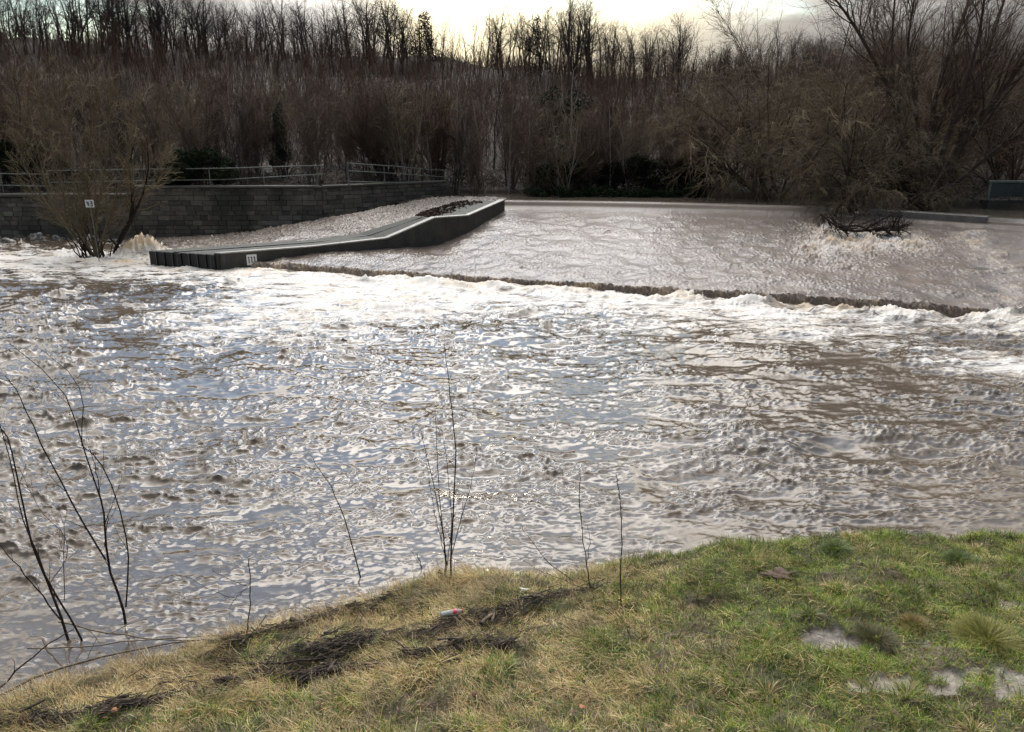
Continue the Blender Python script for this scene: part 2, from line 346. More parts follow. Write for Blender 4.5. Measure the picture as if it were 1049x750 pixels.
# ------------------------------------------------------------------ river
def build_river():
    ys = [5.0]
    while ys[-1] < 36: ys.append(ys[-1] + 0.030 * (ys[-1] / 8) ** 1.25)
    ys = np.array(ys); nc = 1000
    tt = np.linspace(-1, 1, nc); tt = np.where(np.abs(tt) < 2, tt * .78 + .0, tt)
    Y = np.repeat(ys[:, None], nc, 1); X = tt[None, :] * (Y + 1.5)
    fA = Field(1024, 23.0, .30, 2.4, 1.45, 1, 1.7, .75); fB = Field(1024, 8.3, .05, .42, 1.25, 2, 1.75, .72); fC = Field(256, 61.0, 4, 30, 1.5, 3); fD = Field(512, 31, 1.2, 6, 1.5, 5, 1.5, .8)
    d, side = polydist(X, Y, river_foot()); dn = np.where(side > 0, d, -d)      # positive = downstream
    fS = Field(256, 47.0, 1.2, 12, 1.3, 8, .55, 1.6); mod = np.clip(1 + .30 * fC.get(X, Y) + .32 * fS.get(X * .95 + Y * .3, Y * .95 - X * .3), .3, 1.55)
    left = smooth(2, -7, X)
    rough = .0150 + .0055 * left + .022 * np.exp(-(np.maximum(dn, 0) / 2.2) ** 2) + .012 * np.exp(-np.maximum(dn, 0) / 6)
    aB = .0094 + .0012 * left + .004 * np.exp(-(np.maximum(dn, 0) / 3.0) ** 2)
    hA = fA.get(X, Y); hB = fB.get(X, Y)
    Z = rough * mod * hA + aB * hB * np.clip(1 + .45 * hA, .3, 2) * np.clip(.45 + .55 * mod, .3, 1.5) + .030 * mod * fD.get(X, Y)
    Xd = X + 1.0 * rough * mod * fA.get(X, Y, fA.dx) + .6 * aB * fB.get(X, Y, fB.dx)
    Yd = Y + 1.0 * rough * mod * fA.get(X, Y, fA.dy) + .6 * aB * fB.get(X, Y, fB.dy)
    # standing roller below the weir toe and the brown boil at the end of the side channel
    ph = fC.get(X * 2.3, Y * 2.3); Z += (.06 + .02 * ph + .02 * hA) * np.exp(-((dn - .75) / .42) ** 2) * (X > -9)
    bx, by, _ = P(143, 262, 0); by += .35
    r2 = ((X - bx) / .75) ** 2 + ((Y - by) / .6) ** 2; boil = np.exp(-r2)
    Z += boil * (.72 + .16 * fB.get(X * .6, Y * .6) + .10 * hB)
    # calm near bank
    db, sb = polydist(X, Y, BANK); calm = .45 + .55 * smooth(0, 2.5, db); Z = Z * calm
    # foam
    wv = fC.get(X * 1.4, Y * 1.4 + 9)
    width = np.interp(X, (-20, -9, -4, 0, 4, 8, 12, 20), (4.2, 7.0, 8.6, 7.8, 7.0, 5.2, 4.0, 3.6)) * (1 + .25 * wv)
    foam = .77 * (1 - smooth(.0, 1.55, np.maximum(dn, 0) / width)) * np.where(X < -9.5, .8, .9) + .07 * hA * np.exp(-np.maximum(dn, 0) / 6)
    foam += .11 * np.exp(-np.maximum(dn, 0) / 9) + .11
    fx, fy, _ = P(1040, 375, 0); foam += .62 * np.exp(-((X - fx) / 1.7) ** 2 - ((Y - fy) / 1.1) ** 2)
    fx, fy, _ = P(1046, 415, 0); foam += .45 * np.exp(-((X - fx) / 1.0) ** 2 - ((Y - fy) / .35) ** 2)
    foam += .5 * boil + .10 * left * smooth(8, 14, Y)
    foam += .09 * (hA > 1.2) + .10 * np.exp(-(db / .35) ** 2)
    nofoam_l = np.exp(-((Y - 33.5) / 2.0) ** 2) * (X < -14); foam -= .5 * nofoam_l  # thins the foam in a strip along the far left wall
    brown = np.clip(boil * 1.3 + .45 * np.exp(-((dn - .5) / .5) ** 2) * np.clip(ph + .3, 0, 1), 0, 1)
    v = np.stack([Xd, Yd, Z], -1).reshape(-1, 3)
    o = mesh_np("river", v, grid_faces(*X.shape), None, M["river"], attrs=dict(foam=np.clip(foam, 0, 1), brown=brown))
    tag(o, "choppy muddy brown river in spate with white foam below the weir", "river", kind="structure")
build_river()

# ------------------------------------------------------------------ water sheet over the weir
fE = Field(1024, 10.0, .06, .34, 1.0, 11, .85, 1.25); fG = Field(512, 9.0, .5, 3, 1.4, 12)
DEB = P(890, 238, 1.25)
def crest_at(s): return resample_lin(CREST, s)
def resample_lin(poly, s):
    seg = np.linalg.norm(np.diff(poly, axis=0), axis=1); c = np.concatenate([[0], np.cumsum(seg)]); c /= c[-1]
    return np.stack([np.interp(s, c, poly[:, 0]), np.interp(s, c, poly[:, 1])], -1)
NS = 1500
_cs = resample_lin(CREST, np.linspace(0, 1, NS)); _fs = resample_lin(FOOT, np.linspace(0, 1, NS))
def weir_z(t):   # slightly hollow slope
    return ZC + (ZF - ZC) * (t + .06 * np.sin(t * math.pi))
def build_weir_water():
    t1 = np.linspace(0, 1, 330); k = len(t1)
    C = _cs[None]; Fo = _fs[None]
    XY = C + (Fo - C) * t1[:, None, None]; X = XY[..., 0]; Y = XY[..., 1]; Z = np.repeat(weir_z(t1)[:, None], NS, 1)
    h = fE.get(X, Y); g = fG.get(X, Y)
    amp = np.interp(t1, (0, .06, .2, .5, 1), (.002, .004, .006, .007, .0075))[:, None]
    g1_ = P(858, 232, 1.3); g2_ = P(925, 238, 1.25); g3_ = P(845, 245, 1.15)
    ddeb = np.minimum(1, sum(k_ * np.exp(-((X - q_[0]) / a_) ** 2 - ((Y - q_[1]) / b_) ** 2) for q_, a_, b_, k_ in ((DEB, 1.6, 1.2, .9), (g1_, .8, 2.0, .9), (g2_, .9, 1.5, .8), (g3_, .7, 1.8, .6))))
    rx, ry, _ = P(1010, 255, 1.0)
    dr = np.exp(-((X - rx - .35 * (Y - ry)) / .9) ** 2) * smooth(0, .1, t1)[:, None]
    Z = Z + amp * h * (1 + .3 * g) + .02 * g * amp / .0075 + .11 * ddeb * np.abs(g) + .04 * ddeb * h + .03 * dr * g
    foam = np.interp(t1, (0, .05, .12, .3, .6, 1), (.12, .27, .40, .38, .40, .39))[:, None] + .06 * g
    foam = foam * np.interp(X, (-12, 8, 11, 15, 17), (1, 1, .72, .66, .9))
    foam = foam + 1.0 * ddeb + .40 * dr + .08 * (h > .8)
    # dark weed patches showing through the thin sheet under the crest
    for (u, v, rx_, ry_, s_) in ((548, 217, .8, .25, .5), (760, 219, 1.4, .22, .25), (600, 219, .8, .2, .25)):
        p = P(u, v, 1.3); foam = foam - s_ * np.exp(-((X - p[0]) / rx_) ** 2 - ((Y - p[1]) / ry_) ** 2)
    brown = np.clip(.15 + .18 * g, 0, .6)
    # the toe: a short curtain falling off the end of the apron
    dirn = norm(_fs - _cs); rows = []
    for dz, dout in ((-.02, .03), (-.06, .07), (-.12, .10), (-.20, .12), (-.28, .14), (-.9, .16)):
        r = np.stack([_fs[:, 0] + dirn[:, 0] * dout, _fs[:, 1] + dirn[:, 1] * dout, ZF + dz + .02 * fE.get(_fs[:, 0] * 1.5, _fs[:, 1] * 1.5)], -1); r[:, :2] += dirn * (.03 * fE.get(_fs[:, 0] * 2 + dz * 2, _fs[:, 1] * 2))[:, None]
        rows.append(r)
    # smooth lip of water bending over the sill (lower where the sill is broken)
    onsill = smooth(-.6, -.3, _cs[:, 0]) * (1 - smooth(12.85, 13.05, _cs[:, 0]))
    lip = []
    for off, zz in ((-.62, 1.55), (-.52, 1.63), (-.38, 1.662), (-.2, 1.668), (-.08, 1.66), (0, 1.64), (.06, 1.60), (.12, 1.545), (.18, 1.485), (.26, 1.43), (.36, 1.395)):
        zl = zz * onsill + min(zz, 1.43) * (1 - onsill)
        lip.append(np.stack([_cs[:, 0] + dirn[:, 0] * off, _cs[:, 1] + dirn[:, 1] * off, zl + .002 * fE.get(_cs[:, 0], np.full(NS, off * .4))], -1))
    j0 = 16; nl = len(lip); lipf = np.repeat(np.interp(np.arange(nl), (0, 6, nl - 2, nl - 1), (.0, .0, .05, .3))[:, None], NS, 1) + (.5 * np.exp(-((_cs[:, 0] - 13.4) / 1.1) ** 2) + .05 * fG.get(_cs[:, 0] * 3, _cs[:, 1] * .3))[None]
    V = np.concatenate([np.array(lip), np.stack([X, Y, Z], -1)[j0:], np.array(rows)], 0)
    toef = np.interp(_fs[:, 0], (-8, 2, 8, 14), (.78, .72, .64, .58)) + .10 * fG.get(_fs[:, 0] * 2, _fs[:, 1])
    foam = np.concatenate([lipf, foam[j0:], np.repeat(toef[None], 6, 0)], 0); brown = np.concatenate([np.zeros((nl, NS)), brown[j0:], np.full((6, NS), .8)], 0)
    o = mesh_np("weir_water", V.reshape(-1, 3), grid_faces(V.shape[0], NS), None, M["weirwater"], attrs=dict(foam=np.clip(foam, 0, 1.35), brown=brown))
    tag(o, "thin sheet of rough brown water sliding down the sloping weir", "water", kind="structure")
build_weir_water()

# weir structure
weir = empty("weir", (4, 34, 0), "long low concrete weir crossing the river under a sheet of water", "weir")
def strip(poly, off0, off1, z0, z1, name, mat, parent, n=80, s0=0., s1=1.):
    c = resample_lin(poly, np.linspace(s0, s1, n)); tn = norm(np.gradient(c, axis=0)); nrm = np.stack([tn[:, 1], -tn[:, 0]], -1)  # right of travel = downstream
    a = c + nrm * off0; b = c + nrm * off1
    ring = np.stack([np.c_[a, np.full(n, z0)], np.c_[b, np.full(n, z0)], np.c_[b, np.full(n, z1)], np.c_[a, np.full(n, z1)]], 1)
    v = ring.reshape(-1, 3); q = []
    for i in range(n - 1):
        for k in range(4): q.append((i * 4 + k, i * 4 + (k + 1) % 4, (i + 1) * 4 + (k + 1) % 4, (i + 1) * 4 + k))
    q += [(0, 3, 2, 1), ((n - 1) * 4, (n - 1) * 4 + 1, (n - 1) * 4 + 2, (n - 1) * 4 + 3)]
    v = v - (np.array(parent.location) if parent else 0)
    o = mesh_np(name, v, q, None, mat, parent, False)
    m = o.modifiers.new("bevel", 'BEVEL'); m.width = .04; m.segments = 3; m.limit_method = 'ANGLE'
    return o
_c = np.concatenate([[0], np.cumsum(np.linalg.norm(np.diff(CREST, axis=0), axis=1))]); _c /= _c[-1]
def sx_(x): return float(np.interp(x, CREST[:, 0], _c))
strip(CREST, -.55, .0, -.6, 1.62, "crest_sill", M["sill"], weir, 90, sx_(-.2), sx_(12.95))
strip(CREST, -.50, .05, -.6, 1.68, "crest_sill", M["sill"], weir, 40, sx_(14.0), sx_(17.6))
strip(CREST, -.50, -.05, -.6, 1.41, "low_sill", M["sidec"], weir, 12, sx_(12.96), sx_(13.99))
strip(CREST, -.50, -.05, -.6, 1.41, "low_sill", M["sidec"], weir, 40, sx_(17.61), 1.0)
ap_v = []; n = 60
ci = resample_lin(CREST, np.linspace(0, 1, n)); fi = resample_lin(FOOT, np.linspace(0, 1, n))
for a, b in zip(ci, fi): ap_v += [(a[0] - 4, a[1] - 34, ZC - .16), (b[0] - 4, b[1] - 34, ZF - .14), (b[0] - 4, b[1] - 34, -.8), (a[0] - 4, a[1] - 34, -.8)]
q = [(i * 4 + k, i * 4 + (k + 1) % 4, (i + 1) * 4 + (k + 1) % 4, (i + 1) * 4 + k) for i in range(n - 1) for k in range(4)]
mesh_np("apron", ap_v, q, None, M["sidec"], weir, False)

# upstream pool
def hshore(x): return np.interp(x, (-60, -8.5, -3.4, 0, 7, 13, 17, 20, 30), (35.45, 35.55, 38.6, 38.6, 37.5, 35.6, 33.0, 31.2, 28.0))
nx, ny = 120, 30
s = np.linspace(-5.5, 30, nx); cy = np.interp(s, CREST[:, 0], CREST[:, 1]); sh = hshore(s) + 2
tt = np.linspace(0, 1, ny)[:, None]; Y = (cy + .2) * (1 - tt) + sh * tt; X = np.repeat(s[None], ny, 0)
o = mesh_np("upstream_water", np.stack([X, Y, 1.40 + .165 * smooth(.2, 1.4, (sh - cy) * tt)], -1).reshape(-1, 3), grid_faces(ny, nx), None, M["upwater"], attrs=dict(foam=np.zeros(X.size), brown=np.zeros(X.size)))
tag(o, "flat dark water held back above the weir crest", "water", kind="structure")

# ------------------------------------------------------------------ concrete ramp (boat chute wall)
near = [P(227, 276, 0)] + [P(u, v, z) for u, v, z in ((320, 259.5, .36), (397, 250.5, .62), (446, 243.5, .85), (480, 230, 1.1), (517, 210.5, 1.5))]
near_top = [261, 254, 245.4, 224.5, 222, 206]
near_z = [PY(u, v, p[1])[2] for u, v, p in zip((227, 320, 397, 446, 480, 517), near_top, near)]
far = [P(153, 257, near_z[0]), P(322, 245.5, near_z[1]), P(366, 239.5, near_z[2]), P(424, 222, near_z[3]), P(440, 215, near_z[4]), P(476, 205.5, near_z[5])]
near = np.array([(p[0], p[1], z) for p, z in zip(near, near_z)]); far = np.array(far)
ramp = empty("concrete_ramp", tuple(near[0] * (1, 1, 0)), "dark concrete ramp with wet deck running from weir crest to blunt end", "ramp")
R0 = near[0] * (1, 1, 0)
def slab(a, b, za, zb, name, mat, parent, org):
    """solid between polylines a and b; tops at za below, bottoms at zb"""
    m = MB()
    for i in range(len(a) - 1):
        p = [a[i], a[i + 1], b[i + 1], b[i]]
        m.hexa([np.array((q_[0], q_[1], zb)) - org for q_ in p] + [np.array((q_[0], q_[1], q_[2] + za)) - org for q_ in p])
    return m.build(name, mat, parent)
d_in = norm(far - near) ; d_in[:, 2] = 0
kin = near + d_in * .28
def lerp(t): return near + (far - near) * t
slab(kin, far, 0, -.6, "deck", M["deck"], ramp, R0)
o = slab(near, kin, .015, -.7, "side_wall", M["sidec"], ramp, R0)
k0 = near - d_in * .012; k1 = near + d_in * .24
m = MB()
for i in range(len(near) - 1):
    p = [k0[i], k0[i + 1], k1[i + 1], k1[i]]; z0, z1 = .017, .07
    m.hexa([np.array((q_[0], q_[1], q_[2] + z0)) - R0 for q_ in p] + [np.array((q_[0], q_[1], q_[2] + z1)) - R0 for q_ in p])
m.build("kerb", M["kerbc"], ramp, bevel=.012)
a_, b_ = lerp(.60), lerp(.655); m = MB()
for i in range(len(near) - 1):
    p = [a_[i], a_[i + 1], b_[i + 1], b_[i]]
    m.hexa([np.array((q_[0], q_[1], q_[2] + .004)) - R0 for q_ in p] + [np.array((q_[0], q_[1], q_[2] + .028)) - R0 for q_ in p])
m.build("divider_kerb", M["sidec"], ramp, bevel=.01)
# end face of sheet piles
e0, e1 = near[0], far[0]; ed = e1 - e0; outn = norm(np.array((-(ed[1]), ed[0], 0))); outn = outn if outn[1] < 0 else -outn
m = MB()
for i in range(17):
    t0, t1_ = i / 17 + .004, (i + 1) / 17 - .006; zt = e0[2] - .015 + .004 * (i % 3); dd = .05 + .035 * (i % 2)
    pa, pb = e0 + ed * t0, e0 + ed * t1_
    qd = [pa + outn * dd, pb + outn * dd, pb + outn * .002, pa + outn * .002]
    m.hexa([(q_[0] - R0[0], q_[1] - R0[1], -.6) for q_ in qd] + [(q_[0] - R0[0], q_[1] - R0[1], zt) for q_ in qd])
    if i in (2, 5, 7, 10, 11, 15):
        pc = pa + (pb - pa) * .12; qd = [pa + outn * (dd + .012), pc + outn * (dd + .012), pc + outn * (dd + .001), pa + outn * (dd + .001)]
        ml = MB(); ml.hexa([(q_[0] - R0[0], q_[1] - R0[1], -.1) for q_ in qd] + [(q_[0] - R0[0], q_[1] - R0[1], zt - .03) for q_ in qd]); ml.build("pile_edge", M["pilelight"], ramp)
m.build("sheet_piles", M["pile"], ramp)

def board(name, u0, u1, v0, v1, Y, label, bars, yaw, post=0):
    a, b = PY(u0, v1, Y), PY(u1, v0, Y); c = (a + b) / 2; wd, ht = abs(b[0] - a[0]), abs(b[2] - a[2])
    e = empty(name, tuple(c), label, "sign"); e.rotation_euler = (0, 0, yaw)
    m = MB(); m.box(-wd / 2, wd / 2, -.012, .012, -ht / 2, ht / 2); m.build("plate", M["white"], e, bevel=.004)
    m = MB()
    for (x0, z0, x1, z1, th) in bars: m.beam((x0 * wd, -.016, z0 * ht), (x1 * wd, -.016, z1 * ht), .006, th * wd, up=(0, 0, 1) if abs(x1 - x0) > abs(z1 - z0) else (1, 0, 0))
    m.build("marks", M["black"], e)
    if post: m = MB(); m.box(-.011, .011, .014, .036, -post, ht / 2 - .02); m.build("post", M["rail"], e)
    return e
sidey = near[0][1] + (near[1][1] - near[0][1]) * .36
yaw = math.atan2(near[1][1] - near[0][1], near[1][0] - near[0][0])
board("marker_board", 253.5, 262.5, 260.8, 271.5, sidey - .045, "small white board with dark vertical marks on the side of the ramp",
      [(-.28, -.28, -.28, .3, .09), (-.38, .2, -.28, .3, .07), (0, -.28, 0, .3, .09), (-.1, .2, 0, .3, .07), (.28, -.28, .28, .3, .09), (.18, .2, .28, .3, .07)], yaw)

def deck_litter():
    r = np.random.default_rng(33); n = 1500; i = r.uniform(3.1, 4.9, n); k = i.astype(int); f = (i - k)[:, None]; w_ = np.where(r.uniform(0, 1, n) < .6, r.normal(.62, .10, n), r.normal(.9, .06, n))[:, None].clip(.15, .97)
    a = near[k] * (1 - f) + near[k + 1] * f; b = far[k] * (1 - f) + far[k + 1] * f; c = a + (b - a) * w_ + np.c_[np.zeros((n, 2)), r.uniform(.01, .05, n)]
    u_ = norm(r.standard_normal((n, 3))); v_ = norm(np.cross(u_, r.standard_normal((n, 3)))); s_ = r.uniform(.03, .09, (n, 1))
    V = np.stack([c - u_ * s_, c - v_ * s_ * .6, c + u_ * s_, c + v_ * s_ * .6], 1).reshape(-1, 3); g = r.uniform(0, 1, (n, 1))
    o = mesh_np("leaf_debris", V, np.arange(4 * n).reshape(-1, 4), None, M["leafmass"], None, False, cols=np.repeat(A2((.035, .022, .016)) * (1 - g) + A2((.105, .070, .052)) * g, 4, 0))
    tag(o, "strip of red brown dead leaves washed onto the top of the ramp", "leaves", kind="stuff")
def A2(x): return np.array(x, float)
deck_litter()

# ------------------------------------------------------------------ side channel water between ramp and wall
wb = np.array([P(118, 247, .0), P(148, 244.5, .02), P(240, 239, .3), P(320, 226, .85), P(400, 211, 1.4), P(440, 203, 1.6)])
wb[:, 1] = np.minimum(wb[:, 1], np.interp(wb[:, 0], WALL[:, 0], WALL[:, 1]) + .1)
nb = far + (near - far) * .15; nb = np.array([(p[0], p[1], min(p[2] - .05, z)) for p, z in zip(nb, (.06, .32, .5, .95, 1.3, 1.55))])
nb = np.vstack([nb, nb[-1]]); nb[-1] = P(520, 204, 1.6); wb = np.vstack([wb, P(500, 201, 1.6)])
nb[0] -= (.5, 0, .05)
A = resample(nb, 400); B = resample(wb, 400); tt = np.linspace(0, 1, 150)[:, None, None]
V = A[None] * (1 - tt) + B[None] * tt; h = fE.get(V[..., 0], V[..., 1]); g = fG.get(V[..., 0], V[..., 1])
V[..., 2] += .022 * h + .02 * g
sx = np.linspace(0, 1, 400)[None]
foam = np.repeat(.40 + .0 * sx, 150, 0) + .07 * g
p = P(395, 215, 1.4); foam -= .55 * np.exp(-((V[..., 0] - p[0]) / 1.6) ** 2 - ((V[..., 1] - p[1]) / .9) ** 2)
foam -= .25 * smooth(.90, 1, tt[..., 0]) * np.ones_like(sx)
o = mesh_np("side_channel_water", V.reshape(-1, 3), grid_faces(150, 400), None, M["weirwater"], attrs=dict(foam=np.clip(foam, 0, 1), brown=np.clip(.15 + .1 * g, 0, 1)))
tag(o, "shallow water running down the channel between ramp and wall", "water", kind="structure")

# ------------------------------------------------------------------ far bank and hill
RX = np.array((-90, -57, -38, -20, -10, -5.5, -1, 4, 10, 20, 32, 60, 95)); RZ = np.array((14.4, 13.6, 12.6, 12.0, 11.6, 11.0, 10.9, 10.6, 9.6, 9.4, 10.5, 11, 11))
hf = Field(256, 70, 3, 25, 1.6, 21)
def hz(x, y):
    d = y - hshore(x); zr = np.interp(x, RX, RZ)
    base = np.interp(x, (-60, -18, -14, -5, -2, 30), (1.9, 1.9, 2.15, 2.2, 1.75, 1.9))
    z = -.8 + (base + .8) * smooth(.0, .55 if np.isscalar(x) else np.where(x < -3, .45, 1.6), d)
    t = np.clip((y - hshore(x) - 2) / (88 - hshore(x)), 0, 1.0)
    z = z + (zr - base) * (t ** 1.25) + .22 * hf.get(x, y) * smooth(2, 10, d)
    return z - np.maximum(y - 95, 0) * .03
ys = np.concatenate([np.linspace(31, 45, 60), np.linspace(45.5, 100, 90), np.linspace(103, 400, 40)])
xs = np.linspace(-1, 1, 260)
Y = np.repeat(ys[:, None], len(xs), 1); X = xs[None] * (Y * .95 + 25); Y = np.maximum(Y, hshore(X) - 1.0 + (Y - 31) * .0) if False else Y
o = mesh_np("hillside", np.stack([X, Y, hz(X, Y)], -1).reshape(-1, 3), grid_faces(*X.shape), None, M["hill"])
tag(o, "dark wooded hillside rising behind the far bank", "hillside", kind="structure")

# retaining wall of coursed stone
wall = empty("retaining_wall", (-10, 35, 0), "mossy coursed stone retaining wall holding up the far bank left of the weir", "wall")
m = MB(); cp = MB(); r = random.Random(5); segs = list(zip(WALL[:-1], WALL[1:])); cop_z = 2.24
for si, (a, b) in enumerate(segs):
    L = np.linalg.norm(b - a); d = (b - a) / L; nn = np.array((d[1], -d[0]))
    nn = nn if nn[1] < 0 else -nn
    z = -.45; ci_ = 0
    while z < 2.15:
        hh = r.uniform(.17, .235); s_ = -r.uniform(0, .5)
        if si == 0: s_ = L - 26
        while s_ < L:
            wd = r.uniform(.3, .75); x0, x1 = max(s_, 0) + .008, min(s_ + wd, L) - .008; s_ += wd
            if x1 - x0 < .06: continue
            top = 1.85 if (si == 0 and x0 < L - .2) else 2.2
            z1 = min(z + hh, top) - .010
            if z1 - z < .08: continue
            pr = r.uniform(0, .035); q0 = a + d * x0; q1 = a + d * x1; g = r.choice((.6, .8, .9, 1.0, 1.05, 1.15, 1.45)) * r.uniform(.85, 1.15); c = (.125 * g, .114 * g * r.uniform(.94, 1.05), .094 * g)
            f0, f1 = q0 + nn * pr, q1 + nn * pr; k0_, k1_ = q0 - nn * .5, q1 - nn * .5
            pts = [f0, f1, k1_, k0_]
            m.hexa([(p_[0] + 10, p_[1] - 35, z) for p_ in pts] + [(p_[0] + 10, p_[1] - 35, z1) for p_ in pts], c)
        z += hh
    q0 = a + d * max(0, L - 26 if si == 0 else 0); zc = 1.85 if si == 0 else 2.2
    pts = [q0 + nn * .06, b + nn * .06, b - nn * .55, q0 - nn * .55]
    cp.hexa([(p_[0] + 10, p_[1] - 35, zc) for p_ in pts] + [(p_[0] + 10, p_[1] - 35, zc + .09) for p_ in pts])
m.build("masonry", M["stone"], wall, tint=True, bevel=.012); cp.build("coping", M["coping"], wall, bevel=.015)

def railing(name, label, pts, ztop, zmid, zbot, post_s, thick=.045, extra=None):
    """pts: (u, Y) plan control points given as world xy"""
    pts = np.array(pts, float); e = empty(name, (pts[0][0], pts[0][1], zbot[0]), label, "railing"); org = np.array((pts[0][0], pts[0][1], zbot[0]))
    seg = np.linalg.norm(np.diff(pts, axis=0), axis=1); c = np.concatenate([[0], np.cumsum(seg)])
    def at(s, z): return np.array((np.interp(s, c, pts[:, 0]), np.interp(s, c, pts[:, 1]), np.interp(s, c, z))) - org
    for zz in ([ztop, zmid] + ([extra] if extra is not None else [])):
        m = MB()
        for i in range(len(pts) - 1): m.beam(at(c[i], zz), at(c[i + 1], zz), thick, thick)
        m.build("rail", M["rail"], e, bevel=.012)
    s = 0
    while s <= c[-1] + .01:
        m = MB(); a_ = at(s, zbot); b_ = at(s, ztop); m.beam(a_, b_ - (0, 0, thick / 2 + .002), thick * .9, thick * .9, up=(0, 1, 0)); m.build("post", M["rail"], e, bevel=.01); s += post_s
    return e
def rz(pts): return [PY(u, v, Y)[2] for u, v, Y in pts]
def rxy(pts): return [PY(u, v, Y)[:2] for u, v, Y in pts]
t1 = [(-120, 176, 35.4), (6, 178, 35.4), (50, 178.5, 35.4)]
railing("railing", "two rail fence on the low wall at the far left, lowest of the three railings", rxy(t1), rz(t1), rz([(-120, 188, 35.4), (6, 190, 35.4), (50, 191, 35.4)]), [1.9, 1.9, 1.9], 2.6)
t2 = [(48, 175, 35.5), (150, 173.5, 35.5), (230, 172.5, 35.6), (332, 169.5, 35.7)]
railing("railing", "long pale two rail railing along the stone wall, half hidden by willow", rxy(t2), rz(t2), rz([(48, 187, 35.5), (150, 185, 35.5), (230, 184, 35.6), (332, 178.5, 35.7)]), [2.2, 2.25, 2.25, 2.25], 2.4)
t3 = [(356, 167.3, 35.9), (400, 170, 37.0), (437, 173.5, 38.6), (462, 175, 39.4)]
railing("railing", "green grey railing at the end of the stone wall beside the top of the ramp", rxy(t3), rz(t3), rz([(356, 175, 35.9), (400, 177.5, 37.0), (437, 180, 38.6), (462, 182, 39.4)]), [2.25] * 4, 1.75, extra=rz([(356, 186, 35.9), (400, 187, 37.0), (437, 188, 38.6), (462, 189, 39.4)]))

# sluice wall at the far right
sl = empty("sluice_wall", tuple(PY(1040, 205, 32.5)), "dark sluice wall with a teal panelled parapet at the right end of the weir", "wall")
so_ = np.array(sl.location); x0 = PY(1012, 205, 32.5)[0] - so_[0]
m = MB(); m.box(x0, 9, 0, .6, -3, .0); m.build("masonry", M["sidec"], sl, bevel=.03)
m = MB(); hgt = PY(1040, 186, 32.5)[2] - so_[2]
for i in range(6): m.box(x0 + .1 + i * 1.5, x0 + 1.5 + i * 1.5, .1, .16, .12, hgt - .06)
m.build("parapet_panel", M["teal"], sl, bevel=.01)
m = MB(); m.box(x0, 9, .06, .2, hgt - .055, hgt + .03); m.build("top_rail", M["rail"], sl, bevel=.01)
for i in range(6):
    m = MB(); m.box(x0 + .02 + i * 1.5, x0 + .095 + i * 1.5, .09, .17, .003, hgt - .058); m.build("post", M["rail"], sl)

# ------------------------------------------------------------------ woody plants
def tubes(groups):
    """groups: list of (pts (N,K,3), rad (N,K), sides) -> verts, quads"""
    V = []; Q = []; off = 0
    for pts, rad, ns in groups:
        N, K, _ = pts.shape
        if N == 0: continue
        tn = norm(np.gradient(pts, axis=1)); ref = np.where(np.abs(tn[..., 2:3]) > .9, np.array((1., 0, 0)), np.array((0, 0, 1.)))
        a = norm(np.cross(tn, ref)); b = np.cross(tn, a)
        ang = np.arange(ns) * 2 * math.pi / ns
        ring = pts[:, :, None, :] + rad[:, :, None, None] * (a[:, :, None, :] * np.cos(ang)[None, None, :, None] + b[:, :, None, :] * np.sin(ang)[None, None, :, None])
        V.append(ring.reshape(-1, 3))
        base = off + (np.arange(N)[:, None, None] * K + np.arange(K - 1)[None, :, None]) * ns
        s = np.arange(ns)[None, None, :]; s2 = (s + 1) % ns
        Q.append(np.stack([base + s, base + s2, base + ns + s2, base + ns + s], -1).reshape(-1, 4)); off += N * K * ns
    return np.concatenate(V), np.concatenate(Q)

def children(r, pts, rad, m, t0, t1, a0, a1, L0, L1, K, rf=.6, up=.1, wob=.15, taper=.25, rmin=.004, shape=0.4, rmax=1e9):
    """grow m side shoots from each chain. lengths run L0 (at t0) to L1 (at t1)"""
    N, KP, _ = pts.shape
    t = (np.tile(np.linspace(t0, t1, m), (N, 1)) + r.uniform(-.5, .5, (N, m)) * (t1 - t0) / max(m, 1)).clip(t0, .995)
    f = t * (KP - 1); i = np.minimum(f.astype(int), KP - 2); fr = (f - i)[..., None]; n = np.arange(N)[:, None]
    p = pts[n, i] * (1 - fr) + pts[n, i + 1] * fr; pr = rad[n, i] * (1 - fr[..., 0]) + rad[n, i + 1] * fr[..., 0]
    tn = norm(pts[n, i + 1] - pts[n, i])
    rnd = r.standard_normal((N, m, 3)); perp = norm(rnd - (rnd * tn).sum(-1, keepdims=True) * tn)
    ang = r.uniform(a0, a1, (N, m, 1)); d = tn * np.cos(ang) + perp * np.sin(ang)
    tl = (t - t0) / max(t1 - t0, 1e-6)
    L = (L0 + (L1 - L0) * tl) * r.uniform(.6, 1.3, (N, m)); pl = np.linalg.norm(np.diff(pts, axis=1), axis=2).sum(1)[:, None]
    L = L * pl if L0 < 0.999 and shape >= 0 else L
    return shoot(r, p.reshape(-1, 3), d.reshape(-1, 3), L.reshape(-1), np.clip(pr * rf, rmin, rmax).reshape(-1), K, up, wob, taper)

def shoot(r, p, d, L, r0, K, up=.1, wob=.15, taper=.25):
    N = len(p); pts = np.zeros((N, K, 3)); pts[:, 0] = p; d = norm(d)
    for k in range(1, K):
        d = d + wob * r.standard_normal((N, 3)); d[:, 2] += up; d = norm(d)
        pts[:, k] = pts[:, k - 1] + d * (L / (K - 1))[:, None]
    rad = r0[:, None] * (1 - (1 - taper) * np.linspace(0, 1, K)[None])
    return pts, rad

